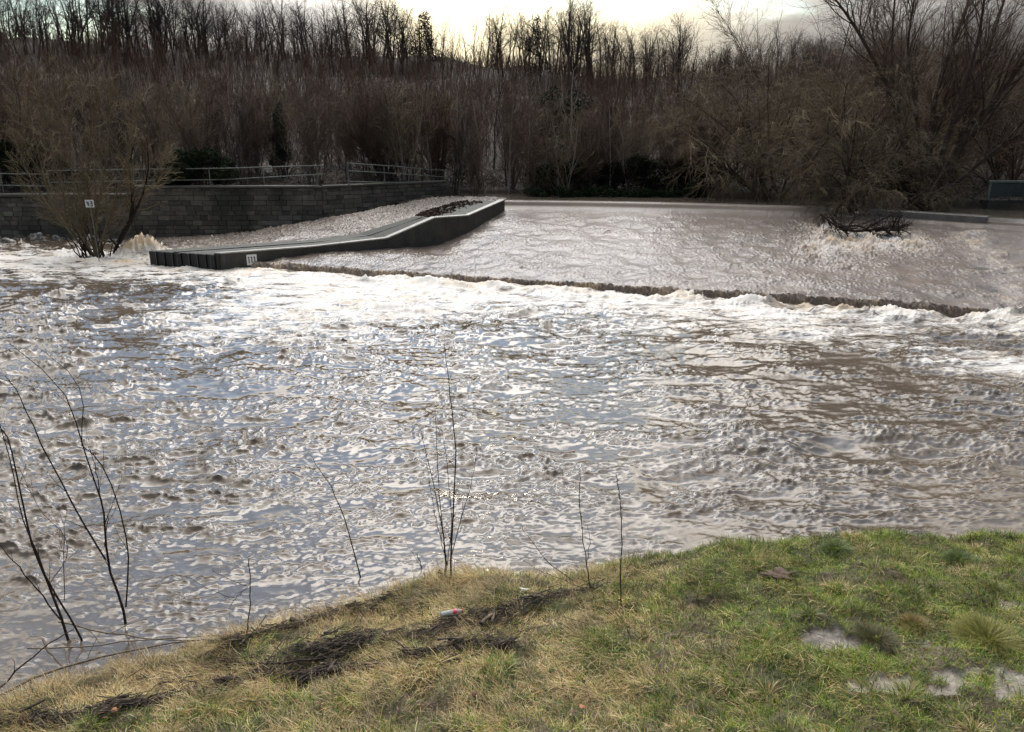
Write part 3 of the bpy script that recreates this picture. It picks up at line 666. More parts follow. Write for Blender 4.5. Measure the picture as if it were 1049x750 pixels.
def plant(name, wood, twigs, mwood, mtwig, label, cat, group=None, loc=(0, 0, 0), wood_name="trunk", twig_name="crown"):
    e = empty(name, loc, label, cat, group)
    v, q = tubes(wood); mesh_np(wood_name, v, q, None, mwood, e)
    if twigs: v, q = tubes(twigs); mesh_np(twig_name, v, q, None, mtwig, e)
    return e
def dup(e, loc, rz=0., sc=(1, 1, 1), label=None, mat=None):
    c = e.copy(); COL.objects.link(c); c.location = loc; c.rotation_euler = (0, 0, rz); c.scale = sc
    if label: c["label"] = label
    for ch in e.children:
        k = ch.copy(); COL.objects.link(k); k.parent = c
    return c

def A1(x): return np.array(x, float)
# --- ridge trees: tall, thin, upright woodland edge trees
def ridge_tree(seed, H, spread):
    r = np.random.default_rng(seed)
    n = (1, 2, 1, 1, 3, 2)[seed % 6]; tr = shoot(r, np.c_[r.normal(0, .25, (n, 2)) * (n > 1), np.full(n, -.3)], np.c_[r.normal(0, .12, (n, 2)), np.ones(n)], H * r.uniform(.85, 1, n), np.full(n, H * .0145), 12, .02, .07, .18)
    l1 = children(r, *tr, 11, .30, .98, .45, 1.0, .44 * spread, .20, 7, .5, .03, .16, .3, .011)
    l2 = children(r, *l1, 6, .25, .98, .4, .95, .6, .35, 5, .6, .06, .16, .4, .007)
    l3 = children(r, *l2, 4, .25, .98, .4, .9, .65, .4, 3, .7, .04, .18, .5, .005)
    return [(tr[0], tr[1], 6), (l1[0], l1[1], 4)], [(l2[0], l2[1], 3), (l3[0], l3[1], 3)]
protos = [plant("woodland_tree", *ridge_tree(100 + i, 7.0, (.8, 1, 1.25, .9, 1.1, .7)[i]), M["bark_dark"], M["twig_dark"], "bare dark tree standing in the row along the hilltop skyline", "tree", "bare trees along the hilltop skyline") for i in range(6)]
r = np.random.default_rng(40); cnt = 0
RIDGE_U = np.concatenate([np.linspace(-70, 432, 150), np.linspace(436, 500, 9), np.linspace(504, 880, 100), np.linspace(890, 1110, 36)])
for k, u in enumerate(RIDGE_U):
    u = u + r.normal(0, 13); u = u + 60 if 455 < u < 492 and r.uniform() < .15 else u; Y = 87 + r.uniform(-6, 8)
    x = PY(u, 60, Y)[0]; z = hz(A1([x]), A1([Y]))[0]
    top = np.interp(u, (-60, 200, 240, 380, 430, 470, 500, 560, 640, 700, 760, 900, 1100), (-34, -22, -4, -4, 2, 20, 6, 2, 20, 28, 38, 44, 46)) + 10 * math.sin(u * .045) * math.sin(u * .017 + 1) + abs(r.normal(0, 14)) - 6
    h = max(3.0, PY(u, top, Y)[2] - z); s_ = h / 7.0
    e = protos[k % 6] if k < 6 else dup(protos[int(r.integers(6))], (0, 0, 0))
    e.location = (x, Y, z); e.rotation_euler = (0, 0, r.uniform(0, 6.28)); e.scale = (s_ * r.uniform(.8, 1.2),) * 2 + (s_,)

# --- hillside scrub: multi stemmed birch and sallow
def scrub(seed, H, stems, spread):
    r = np.random.default_rng(seed); n = stems
    p = r.normal(0, .18, (n, 3)); p[:, 2] = -.2; d = np.c_[r.normal(0, spread, (n, 2)), np.ones(n)]
    tr = shoot(r, p, d, H * r.uniform(.75, 1.0, n), np.full(n, .034), 9, .05, .06, .22)
    l1 = children(r, *tr, 13, .12, .97, .3, .75, .42, .16, 6, .55, .10, .12, .4, .009)
    l2 = children(r, *l1, 6, .12, .98, .35, .8, .55, .3, 4, .7, .08, .15, .5, .0075)
    l3 = children(r, *l2, 4, .15, .98, .35, .8, .7, .4, 3, .8, .05, .15, .6, .0065)
    return [(tr[0], tr[1], 5), (l1[0], l1[1], 3)], [(l2[0], l2[1], 3), (l3[0], l3[1], 3)]
mats = [("bark_brown", "twig_brown"), ("bark_brown", "twig_grey"), ("bark_brown", "twig_brown"), ("twig_grey", "twig_grey"), ("twig_pale", "twig_olive"), ("bark_brown", "twig_dark"), ("twig_pale", "twig_grey")]
sp = [plant("birch_scrub", *scrub(200 + i, 5.0, (4, 6, 5, 3, 5, 4, 6)[i], (.10, .16, .13, .07, .18, .09, .12)[i]), M[mats[i][0]], M[mats[i][1]], "leafless brown sapling in the thicket covering the hillside", "sapling", "saplings in the hillside thicket", wood_name="trunk") for i in range(7)]
r = np.random.default_rng(41); k = 0
spots = []
for Ya, Yb, num in ((37, 41, 62), (41, 47, 62), (47, 56, 62), (56, 68, 54), (68, 84, 44)):
    for i in range(num):
        u = -70 + 1190 * (i + r.uniform(-.2, 1.2)) / num; Y = r.uniform(Ya, Yb); spots.append((u, Y))
for u, Y in spots:
    x = PY(u, 120, Y)[0]
    if Y < hshore(x) + .7: Y = float(hshore(x)) + .7 + r.uniform(0, 1.5); x = PY(u, 120, Y)[0]
    z = hz(A1([x]), A1([Y]))[0]
    vt = np.interp(u, (-70, 60, 180, 300, 420, 500, 600, 680, 760, 900, 1120), (78, 72, 82, 84, 92, 84, 102, 105, 95, 70, 66)) + r.normal(0, 8)
    h = min(r.uniform(4.2, 6.6), PY(u, vt, Y)[2] - z)
    if h < 1.6: h = 1.6
    s_ = h / 5.0; i = int(r.integers(7))
    if 480 < u < 560 and Y < 45: i = 3
    e = sp[k] if k < 7 else dup(sp[i], (0, 0, 0))
    e.location = (x, Y, z); e.rotation_euler = (0, 0, r.uniform(0, 6.28)); e.scale = (max(s_, .55) * r.uniform(.8, 1.15),) * 2 + (s_,); k += 1

# --- slender trees rising through the scrub
def slender(seed):
    r = np.random.default_rng(seed)
    tr = shoot(r, A1([[0, 0, -.3]]), A1([[r.normal(0, .07), r.normal(0, .07), 1]]), A1([6.0]), A1([.058]), 12, .03, .045, .25)
    l1 = children(r, *tr, 13, .25, .98, .3, .7, .26, .10, 6, .45, .06, .12, .3, .010)
    l2 = children(r, *l1, 5, .25, .98, .35, .8, .55, .35, 4, .6, .05, .14, .5, .007)
    return [(tr[0], tr[1], 6), (l1[0], l1[1], 4)], [(l2[0], l2[1], 3)]
sl_p = [plant("slender_tree", *slender(600 + i), M[("twig_pale", "twig_grey", "bark_dark", "twig_pale")[i]], M[("twig_grey", "twig_brown", "twig_dark", "twig_brown")[i]], "slender straight trunked tree rising through the hillside scrub", "tree", "slender trees among the hillside scrub") for i in range(4)]
r = np.random.default_rng(43)
for k in range(64):
    u = r.uniform(380, 720) if k % 3 else r.uniform(-20, 380); x0_ = PY(u, 120, 42)[0]; Y = max(r.uniform(39, 60), float(hshore(x0_)) + .8); x = PY(u, 120, Y)[0]; z = hz(A1([x]), A1([Y]))[0]
    h = max(2.5, PY(u, np.interp(u, (0, 300, 420, 560, 720), (70, 82, 70, 72, 92)) + r.normal(6, 14), Y)[2] - z); e = sl_p[k] if k < 4 else dup(sl_p[int(r.integers(4))], (0, 0, 0))
    e.location = (x, Y, z); e.rotation_euler = (0, 0, r.uniform(0, 6.28)); e.scale = (h / 6 * r.uniform(.8, 1.3),) * 2 + (h / 6,)

# --- undergrowth: brambles and stems one cannot count
def undergrowth():
    r = np.random.default_rng(60); n = 5200
    x = r.uniform(-38, 36, n); d0 = r.gamma(1.6, 2.4, n) + .25; y = hshore(x) + d0; z = hz(x, y) - .05
    d = np.c_[r.normal(0, .9, (n, 2)), np.ones(n)]
    st = shoot(r, np.c_[x, y, z], d, r.uniform(.6, 2.2, n), np.full(n, .010), 6, -.12, .2, .5)
    tw = children(r, *st, 4, .2, .98, .4, 1.0, .5, .3, 3, .8, -.05, .2, .6, .006)
    v, q = tubes([(st[0], st[1], 3), (tw[0], tw[1], 3)])
    o = mesh_np("undergrowth", v, q, None, M["twig_dark"]); tag(o, "tangle of dark brambles and dead stems along the far bank", "undergrowth", kind="stuff")
undergrowth()
def thicket():
    r = np.random.default_rng(61); n = 12500
    y = np.where(np.arange(n) < 10000, 44 + 50 * r.uniform(0, 1, n) ** .8, r.uniform(84, 98, n)); x = r.uniform(-.80, .80, n) * (y * .95 + 5); z = hz(x, y) - .1
    d = np.c_[r.normal(0, .16, (n, 2)), np.ones(n)]; L = r.uniform(1.3, 3.6, n) * np.clip(1 + .5 * hf.get(x * 2, y * 2), .45, 1.9) * np.interp(y, (44, 80, 94), (1.15, .9, .8)) * np.where((np.abs(x + 5.5) < 2.6) & (y > 75), .6, 1) * np.where(y > 86, .7, 1)
    st = shoot(r, np.c_[x, y, z], d, L, np.where(y > 80, .022, .016), 6, .05, .08, .4)
    tw = children(r, *st, 9, .2, .98, .3, .8, .38, .2, 4, .7, .06, .14, .6, .009)
    v, q = tubes([(st[0], st[1], 3), (tw[0], tw[1], 3)])
    o = mesh_np("thicket", v, q, None, M["twig_brown"]); tag(o, "brown leafless thicket that covers the upper hillside as one mass", "thicket", kind="stuff")
thicket()

# --- leafy masses: evergreen bushes, ivy, conifer clump
def leaves(r, centers, n, size, c1, c2, flat=.5):
    """centers: (x,y,z,rx,ry,rz) lobes; leaf sized quads spread through the lobes' outer volume"""
    V = []; C = []
    for cx, cy, cz, ax, ay, az in centers:
        k = int(n * 4 * ax * az); d = norm(r.standard_normal((k, 3))); rr = r.uniform(.45, 1.05, (k, 1)) ** .6
        c = d * rr * (ax, ay, az) + (cx, cy, cz); nrm = norm(d * .6 + r.standard_normal((k, 3)) * .7)
        a = norm(np.cross(nrm, r.standard_normal((k, 3)))); b = np.cross(nrm, a); s = size * r.uniform(.6, 1.4, (k, 1))
        V.append(np.stack([c - a * s, c - b * s * .5, c + a * s, c + b * s * .5], 1).reshape(-1, 3))
        g = r.uniform(0, 1, (k, 1)); C.append(np.repeat(A1(c1) * (1 - g) + A1(c2) * g, 4, 0))
    V = np.concatenate(V); return V, np.arange(len(V)).reshape(-1, 4), np.concatenate(C)
def bush(name, u, v0, Y, lobes, label, cat, n, size, c1, c2, stem_h=1.0):
    base = PY(u, v0, Y); r = np.random.default_rng(int(u * 7 + v0)); e = empty(name, tuple(base), label, cat)
    V, q, C = leaves(r, lobes, n, size, c1, c2); mesh_np("crown", V, q, None, M["leafmass"], e, False, cols=C)
    k = 9; st = shoot(r, np.c_[r.normal(0, .1, (k, 2)), np.full(k, -.4)], np.c_[r.normal(0, .35, (k, 2)), np.ones(k)], np.full(k, stem_h), np.full(k, .03), 6, .02, .1, .3)
    vv, qq = tubes([(st[0], st[1], 5)]); mesh_np("trunk", vv, qq, None, M["bark_dark"], e)
    return e
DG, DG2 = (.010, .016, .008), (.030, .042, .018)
r = np.random.default_rng(70)
def lobes(k, w, d, h, s): return [(r.uniform(-w, w), r.uniform(-d, d), r.uniform(.1, 1) * h, s * r.uniform(.6, 1.2), s * r.uniform(.6, 1.1), s * r.uniform(.5, .9)) for _ in range(k)]
bush("evergreen_bush", 203, 190, 36.2, lobes(16, 1.4, .5, 1.3, .55), "dark evergreen bush growing over the long railing on the stone wall", "bush", 1500, .05, DG, DG2)
bush("evergreen_bush", 8, 180, 37.5, lobes(14, 1.6, .6, 1.5, .6), "dark green evergreen bush above the low wall at the far left", "bush", 1200, .05, DG, (.026, .040, .014))
bush("evergreen_bush", 60, 185, 38.0, lobes(10, 1.8, .6, .7, .45), "low dark green shrub behind the lowest railing", "bush", 1200, .05, DG, (.024, .036, .014))
bush("slim_conifer", 290, 172, 40, [(r.normal(0, .12), r.normal(0, .12), .3 + 2.8 * i / 12, .42 - .025 * i, .4 - .025 * i, .3) for i in range(12)], "slim grey green conifer rising from the thicket behind the stone wall", "conifer", 1500, .045, (.022, .030, .022), (.055, .070, .050), 2.8)
bush("ivy_clad_tree", 578, 195, 42.5, [(r.normal(0, .55), r.normal(0, .4), .1 + 4.9 * i / 46, .38, .38, .42) for i in range(46)], "dark tree smothered in ivy behind the weir", "tree", 420, .05, (.008, .012, .006), (.020, .028, .012), 6.0)
bush("ivy_clad_tree", 618, 195, 43, [(r.normal(0, .6), r.normal(0, .4), .3 + 2.6 * i / 10, .8, .7, .5) for i in range(10)], "squat ivy covered stump right of the tall ivy clad tree", "tree", 420, .05, (.008, .012, .006), (.020, .030, .012), 2.5)
bush("low_ivy", 600, 200, 39.6, lobes(40, 2.6, .5, 1.5, .5), "ivy thicket coloured dark as deep shade behind the left half of the weir crest", "ivy", 700, .05, (.006, .009, .005), (.018, .024, .010), 1.2)  # near-black leaf tint puts the shade of the hollow into the ivy
bush("low_ivy", 690, 202, 39.2, lobes(40, 2.6, .5, 1.7, .5), "ivy thicket coloured dark as deep shade behind the middle of the weir crest", "ivy", 700, .05, (.006, .009, .005), (.018, .024, .010), 1.4)  # same darkened leaves, shade of the hollow held in their colour
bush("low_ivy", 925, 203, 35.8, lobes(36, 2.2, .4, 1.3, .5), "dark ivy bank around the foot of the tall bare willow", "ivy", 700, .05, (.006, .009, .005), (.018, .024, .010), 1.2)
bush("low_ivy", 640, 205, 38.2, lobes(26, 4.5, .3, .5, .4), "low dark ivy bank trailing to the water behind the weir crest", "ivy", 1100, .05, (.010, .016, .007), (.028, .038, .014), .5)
bush("hilltop_pine", 437, 72, 86, [(r.normal(0, .75) * (1.3 - i / 40), r.normal(0, .6), .3 + 5.2 * i / 40, .35, .35, .45) for i in range(40)], "dense dark pine standing on the skyline left of the bright gap in the trees", "tree", 75, .10, (.008, .010, .007), (.018, .022, .014), 4.8)
bush("hilltop_pine", 548, 78, 84, [(r.normal(0, .5) * (1.3 - i / 30), r.normal(0, .5), .2 + 5.4 * i / 30, .3, .3, .42) for i in range(30)], "narrow dark pine on the skyline right of the bright gap in the trees", "tree", 75, .10, (.008, .010, .007), (.018, .022, .014), 4.8)

# --- named trees
def chain(pts, K=12): return resample(np.array([PY(*p) for p in pts]), K)
def limbs(r, specs, K=12):
    P_ = np.stack([chain(s_[0], K) for s_ in specs]); R_ = np.stack([np.linspace(s_[1], s_[2], K) for s_ in specs]); return P_, R_
def recentre(groups, org): return [(p - org, r_, s_) for p, r_, s_ in groups]

# big bare willow at the right
r = np.random.default_rng(80)
specs = [([(958, 207, 34), (976, 163, 33.7), (1007, 119, 33.2), (1049, 62, 32.6), (1085, 15, 32)], .22, .05),
         ([(956, 207, 34), (975, 160, 34.2), (992, 120, 34.6), (1010, 60, 35), (1035, -20, 35.4)], .17, .04),
         ([(952, 207, 34), (951, 172, 34.1), (953, 136, 34.4), (962, 85, 34.7), (993, 0, 35), (1005, -40, 35.2)], .20, .04),
         ([(950, 207, 34), (968, 150, 33.6), (985, 95, 33.2), (1002, 40, 33), (1012, -30, 32.6)], .15, .035),
         ([(946, 207, 34), (934, 165, 34.5), (919, 128, 35), (915, 88, 35.3), (914, 40, 35.5), (918, -20, 35.8)], .16, .03),
         ([(935, 168, 34.4), (921, 114, 34.6), (888, 48, 34.7), (866, 13, 34.8), (852, -5, 34.9)], .12, .03),
         ([(948, 207, 34), (942, 150, 33.5), (938, 100, 33), (930, 50, 32.8), (938, -10, 32.5)], .11, .03),
         ([(960, 205, 34), (1000, 170, 33.6), (1040, 140, 33.2), (1090, 118, 32.8)], .11, .03)]
tr = limbs(r, specs, 14)
l1 = children(r, *tr, 18, .30, .97, .3, .75, 3.6, 1.8, 9, .42, .07, .09, .3, .018, -1, .05)
l2 = children(r, *l1, 9, .2, .97, .35, .8, 1.5, .7, 6, .6, .04, .12, .4, .010, -1)
l3 = children(r, *l2, 6, .15, .97, .35, .9, .6, .3, 4, .7, .0, .15, .5, .0065, -1)
org = PY(953, 207, 34)
plant("bare_willow", recentre([(tr[0], tr[1], 8), (l1[0], l1[1], 5)], org), recentre([(l2[0], l2[1], 3), (l3[0], l3[1], 3)], org), M["bark_brown"], M["twig_grey"], "tall bare willow with several leaning trunks at the right end of the weir", "tree", loc=tuple(org))

# arching willows over the crest
def arching(name, u, v, Y, H, nst, spread, droop, seed, mat, label, fan=None, tw=5, lean=(0, 0)):
    r = np.random.default_rng(seed); org = PY(u, v, Y)
    p = np.c_[r.normal(0, .25, (nst, 2)), np.full(nst, -.3)]; d = np.c_[r.normal(lean[0], spread, nst), r.normal(lean[1], spread * .6, nst), np.ones(nst)]
    tr = shoot(r, p, d, H * r.uniform(.7, 1.15, nst), r.uniform(.05, .085, nst), 11, -droop * .25, .09, .22)
    l1 = children(r, *tr, 12, .22, .97, .3, .9, .46, .22, 8, .5, -droop * .35, .12, .35, .012)
    l2 = children(r, *l1, 7, .15, .97, .3, .9, .55, .3, 6, .6, -droop * .5, .13, .45, .0085)
    l3 = children(r, *l2, tw, .15, .97, .3, .9, .7, .35, 4, .75, -droop * .4, .15, .55, .0065)
    return plant(name, [(tr[0], tr[1], 6), (l1[0], l1[1], 4)], [(l2[0], l2[1], 3), (l3[0], l3[1], 3)], M["bark_brown"], M[mat], label, "tree", loc=tuple(org))
arching("arching_willow", 872, 216, 33.6, 5.6, 11, .62, .22, 301, "twig_olive", "olive brown willow arching low over the gap in the weir crest", lean=(-.15, -.15))
arching("arching_willow", 790, 204, 37.2, 6.6, 12, .60, .20, 302, "twig_olive", "broad olive brown willow thicket drooping to the water left of the weir gap", lean=(-.25, -.1))
arching("arching_willow", 735, 203, 39.5, 5.4, 9, .55, .20, 303, "twig_brown", "leftmost brown drooping willow behind the weir crest", lean=(-.2, 0))
arching("arching_willow", 905, 205, 36.0, 7.2, 10, .45, .14, 304, "twig_olive", "tangled olive willow crown filling the space behind the tall bare willow", lean=(.1, 0))
arching("arching_willow", 1030, 200, 36.5, 6.5, 10, .5, .15, 305, "twig_brown", "brown willow thicket behind the sluice wall", lean=(.1, 0))
arching("bare_oak", 812, 190, 42, 9.5, 8, .34, .02, 306, "twig_grey", "spreading bare tree with dark arching limbs above the willow thicket", lean=(-.05, 0), tw=4)
arching("bare_oak", 880, 190, 46, 10, 7, .30, .0, 307, "twig_grey", "bare grey tree rising behind the gap in the weir", lean=(0, 0), tw=4)
arching("drooping_willow", 862, 217, 32.4, 2.6, 11, .85, .46, 311, "twig_olive", "low willow branches hanging down to the water at the broken gap in the weir crest", lean=(.1, -.5), tw=3)
arching("drooping_willow", 925, 212, 32.6, 2.6, 8, .9, .42, 312, "twig_olive", "low willow branches trailing over the right hand length of the weir crest", lean=(.1, -.45), tw=3)
# domed brown shrub, tall skyline tree, pale birches
arching("domed_sallow", 398, 180, 40.5, 4.4, 14, .42, .05, 308, "twig_grey", "rounded grey brown sallow dome behind the end railing", tw=6)
arching("pale_sapling", 10, 175, 37.5, 5.2, 7, .28, .02, 309, "twig_brown", "brown leafless shrub behind the railing at the far left edge", tw=5)
r = np.random.default_rng(81)
def tall(name, u, v, Y, vt, lean, label, mw, mt, rad, seed, n1=20, spread=.34, ang=(.3, .7)):
    r = np.random.default_rng(seed); org = PY(u, v, Y); H = PY(u, vt, Y)[2] - org[2]
    tr = shoot(r, A1([[0, 0, -.3]]), A1([[lean, 0, 1]]), A1([H]), A1([rad]), 14, .04, .04, .15)
    l1 = children(r, *tr, n1, .25, .97, *ang, spread, .12, 8, .5, .06, .1, .3, .011)
    l2 = children(r, *l1, 7, .2, .97, .35, .8, .5, .25, 5, .6, .03, .13, .4, .008)
    l3 = children(r, *l2, 5, .15, .97, .35, .8, .6, .3, 3, .7, .0, .13, .5, .0065)
    return plant(name, [(tr[0], tr[1], 7), (l1[0], l1[1], 4)], [(l2[0], l2[1], 3), (l3[0], l3[1], 3)], mw, mt, label, "tree", loc=tuple(org))
tall("tall_bare_tree", 583, 84, 80, -18, .02, "tallest bare tree on the skyline, in front of the bright cloud", M["bark_dark"], M["twig_grey"], .13, 401, 24, .45, (.25, .6))
tall("tall_bare_tree", 694, 100, 74, 12, -.05, "thin spreading bare tree whose pale twigs reach above the skyline right of the bright cloud", M["bark_dark"], M["twig_grey"], .11, 402, 22, .5, (.35, .8))
tall("pale_birch", 201, 172, 40, 62, -.05, "slender pale stemmed birch in the thicket above the stone wall", M["twig_pale"], M["twig_grey"], .05, 403, 16, .2)
tall("pale_birch", 35, 172, 41, 30, -.12, "pale forked birch near the left edge of the thicket", M["twig_pale"], M["twig_grey"], .05, 404, 16, .25)
for i, (u, vt, Y) in enumerate(((440, 85, 39.4), (470, 78, 39.6), (497, 88, 39.3), (521, 95, 39.5), (541, 82, 39.4), (560, 105, 39.6))):
    tall("pale_birch", u, 196, Y, vt, r.normal(0, .05), "one of six slim grey birches side by side behind the top of the ramp", M["twig_pale"], M["twig_grey"], .05, 410 + i, 14, .2)["group"] = "slim grey birches behind the top of the ramp"

# willow bush standing in the water on the left
r = np.random.default_rng(90); org = P(97, 264, -.1); Y0 = org[1]
sp_ = []
for (tops, ra) in (([(97, 264), (80, 235), (62, 190), (48, 130), (40, 92)], .05), ([(96, 264), (86, 240), (76, 200), (72, 140), (76, 100)], .05), ([(98, 264), (92, 230), (90, 180), (94, 120), (90, 78)], .05),
                   ([(99, 264), (99, 225), (108, 170), (112, 120), (118, 95)], .045), ([(97, 264), (72, 238), (45, 205), (25, 170), (16, 140)], .04), ([(100, 264), (108, 235), (122, 190), (134, 150), (140, 120)], .045),
                   ([(96, 264), (83, 245), (55, 215), (40, 160), (28, 118)], .04), ([(100, 264), (112, 240), (140, 205), (158, 180), (168, 165)], .03), ([(98, 264), (95, 220), (83, 165), (62, 120), (56, 88)], .04)):
    dy = r.uniform(-1.6, 1.6); sp_.append(([(u, v, Y0 + dy * i / 4) for i, (u, v) in enumerate(tops)], ra, .012))
tr = limbs(r, sp_, 12)
l1 = children(r, *tr, 15, .18, .97, .3, .75, 1.5, .7, 7, .5, .10, .10, .3, .011, -1)
l2 = children(r, *l1, 7, .15, .97, .3, .75, .75, .4, 5, .65, .08, .13, .45, .0075, -1)
l3 = children(r, *l2, 5, .15, .97, .3, .8, .45, .25, 3, .75, .05, .13, .6, .006, -1)
# dark clump of wet lower stems
k = 26; low = shoot(r, np.c_[org[0] + r.normal(0, .3, k), org[1] + r.normal(0, .25, k), np.full(k, -.3)], np.c_[r.normal(-.35, .55, k), r.normal(0, .4, k), np.ones(k)], r.uniform(.8, 1.9, k), np.full(k, .03), 6, .05, .1, .5)
e = plant("willow_bush", recentre([(tr[0], tr[1], 6), (l1[0], l1[1], 4)], org), recentre([(l2[0], l2[1], 3), (l3[0], l3[1], 3)], org), M["twig_olive"], M["twig_olive"], "olive brown leafless willow bush standing in the flood water left of the ramp", "willow", loc=tuple(org))
v, q = tubes(recentre([(low[0], low[1], 5)], org)); mesh_np("wet_stems", v, q, None, M["driftwood"], e)
org = P(117, 263, -.1)
tr = limbs(r, [([(117, 264, org[1]), (121, 250, org[1]), (128, 236, org[1]), (134, 226, org[1])], .11, .09), ([(134, 226, org[1]), (136, 200, org[1]), (133, 170, org[1] + .3), (140, 135, org[1] + .6)], .085, .02),
                ([(133, 228, org[1]), (146, 200, org[1] - .2), (152, 170, org[1] - .4), (150, 140, org[1] - .5)], .06, .012), ([(120, 252, org[1]), (116, 248, org[1]), (113, 244, org[1])], .05, .035)], 9)
l1 = children(r, tr[0][1:3], tr[1][1:3], 14, .1, .97, .35, .8, 1.2, .5, 7, .5, .08, .12, .3, .010, -1)
l2 = children(r, *l1, 8, .15, .97, .3, .8, .6, .3, 4, .6, .05, .14, .5, .007, -1)
plant("leaning_willow", recentre([(tr[0], tr[1], 8)], org), recentre([(l1[0], l1[1], 4), (l2[0], l2[1], 3)], org), M["driftwood"], M["twig_olive"], "dark leaning willow stem rising from the foam beside the willow bush", "willow", loc=tuple(org))
board("gauge_plate", 88, 95.5, 205, 212.5, P(97, 264, 0)[1] - 1.0, "small white plate with dark marks on a thin post in the willow bush", [(-.3, .3, -.12, -.3, .1), (-.12, -.3, -.12, .3, .1), (.1, .3, .32, .3, .1), (.32, .3, .32, -.3, .1), (.1, 0, .32, 0, .1), (.1, -.3, .32, -.3, .1)], 0, 2.3)

# driftwood caught on the weir
org = P(864, 234, 1.32); r = np.random.default_rng(91)
tr = limbs(r, [([(850, 216, org[1] + .9), (858, 232, org[1] + .3), (877, 237, org[1] + .1), (904, 234, org[1]), (930, 230, org[1] + .2)], .07, .02), ([(842, 220, org[1] + .8), (854, 230, org[1] + .4), (870, 240, org[1] - .1)], .05, .02),
                ([(860, 232, org[1] + .1), (882, 232, org[1] + .3), (897, 241, org[1] - .1), (910, 240, org[1] - .2)], .04, .015), ([(882, 237, org[1]), (902, 226, org[1] + .2), (922, 216, org[1] + .5)], .05, .02), ([(897, 236, org[1]), (914, 232, org[1]), (922, 235, org[1] - .2)], .09, .07), ([(867, 235, org[1]), (877, 222, org[1] + .4), (897, 212, org[1] + .7)], .04, .012)], 9)
l1 = children(r, *tr, 16, .05, .97, .5, 1.3, .9, .5, 6, .4, -.03, .2, .3, .009, -1); l2 = children(r, *l1, 6, .1, .97, .4, 1.0, .4, .2, 4, .6, .03, .2, .5, .008, -1)
plant("driftwood_branch", recentre([(tr[0], tr[1], 7)], org), recentre([(l1[0], l1[1], 4), (l2[0], l2[1], 3)], org), M["driftwood"], M["driftwood"], "dark fallen branch snagged in the white splash on the weir face", "branch", loc=tuple(org), wood_name="limb", twig_name="twigs")

# ------------------------------------------------------------------ near bank
fb = Field(512, 14, .25, 2.5, 1.7, 31); fc = Field(512, 8, .05, .4, 1.4, 32)
MUDS = [(862, 652, .30, .12, 1.0), (905, 650, .25, .10, .6), (935, 712, .42, .17, 1.0), (1030, 712, .28, .2, 1.0), (1040, 610, .2, .12, .7), (960, 655, .35, .09, .6), (700, 748, .15, .06, .3)]
def bank_h(x, y, s): 
    right = smooth(0, 3.5, x)
    z = np.where(s < 0, s * .5, 0) + (.10 + .13 * right) * smooth(-.12, .16, s) + .15 * np.maximum(s, 0) + .22 * np.maximum(s - 4.2, 0)
    z = z + np.clip(s * 2 + .4, 0, 1) * (.045 * fb.get(x, y) + .012 * fc.get(x, y))
    return np.minimum(z, 3.35)
def mud_at(x, y):
    m = np.zeros(x.shape)
    for u, v, rx_, ry_, k_ in MUDS:
        p = P(u, v, .6); m = np.maximum(m, k_ * np.exp(-(((x - p[0]) / rx_ / 1.3) ** 2 + ((y - p[1]) / ry_ / 1.3) ** 2) ** 1.5))
    return m * np.clip(.85 + .30 * fc.get(x, y) + .25 * fb.get(x * 1.6, y * 1.6), 0, 1.3)
ys = np.concatenate([np.linspace(-6, 2.5, 40), np.linspace(2.55, 9.8, 420), np.linspace(9.9, 13, 20)]); xs = np.concatenate([np.linspace(-16, -7.1, 30), np.linspace(-7, 9, 760), np.linspace(9.1, 30, 50)])
X, Y = np.meshgrid(xs, ys); db, sb = polydist(X, Y, BANK); S = db * sb
Z = bank_h(X, Y, S); mud = smooth(.25, .55, mud_at(X, Y)); Z = Z - .05 * np.clip(mud, 0, 1)
o = mesh_np("ground", np.stack([X, Y, Z], -1).reshape(-1, 3), grid_faces(*X.shape), None, M["soil"], attrs=dict(mud=np.clip(mud, 0, 1)))
tag(o, "soft muddy soil of the near river bank", "ground", kind="structure")
def zb(x, y):
    x = np.atleast_1d(A1(x)); y = np.atleast_1d(A1(y)); d_, s_ = polydist(x, y, BANK); return bank_h(x, y, d_ * s_)
def onbank(u, v):
    z = .4
    for _ in range(12): p = P(u, v, z); z = float(zb(p[0], p[1])[0])
    return A1((p[0], p[1], z))

STRAND = [np.array([onbank(u, v)[:2] for u, v in pl]) for pl in (((0, 742), (110, 728), (190, 712), (260, 697), (330, 688), (420, 681), (520, 659)), ((230, 679), (300, 676), (345, 674)), ((300, 664), (380, 655), (440, 646), (510, 634), (570, 615), (620, 603)), ((150, 705), (220, 700), (270, 692)), ((150, 672), (235, 660), (300, 645), (360, 625), (410, 606)))]
def strand_d(x, y):
    b = np.full(x.shape, 9.)
    for pl in (STRAND[0], STRAND[2]): b = np.minimum(b, polydist(x, y, pl)[0])
    return b
STRAWS = [(560, 645, .9, .25, 1), (450, 720, .8, .25, .7), (230, 650, 1.2, .3, .8), (100, 700, .8, .4, .9), (650, 590, .5, .3, .7), (500, 600, .8, .3, .5), (720, 660, .5, .2, .5), (600, 705, .9, .25, .6), (340, 640, .8, .25, .7), (800, 700, .5, .2, .3)]
def straw_at(x, y):
    m = np.zeros(x.shape)
    for u, v, rx_, ry_, k_ in STRAWS:
        p = onbank(u, v); m = np.maximum(m, k_ * np.exp(-((x - p[0]) / rx_) ** 2 - ((y - p[1]) / ry_) ** 2))
    return m
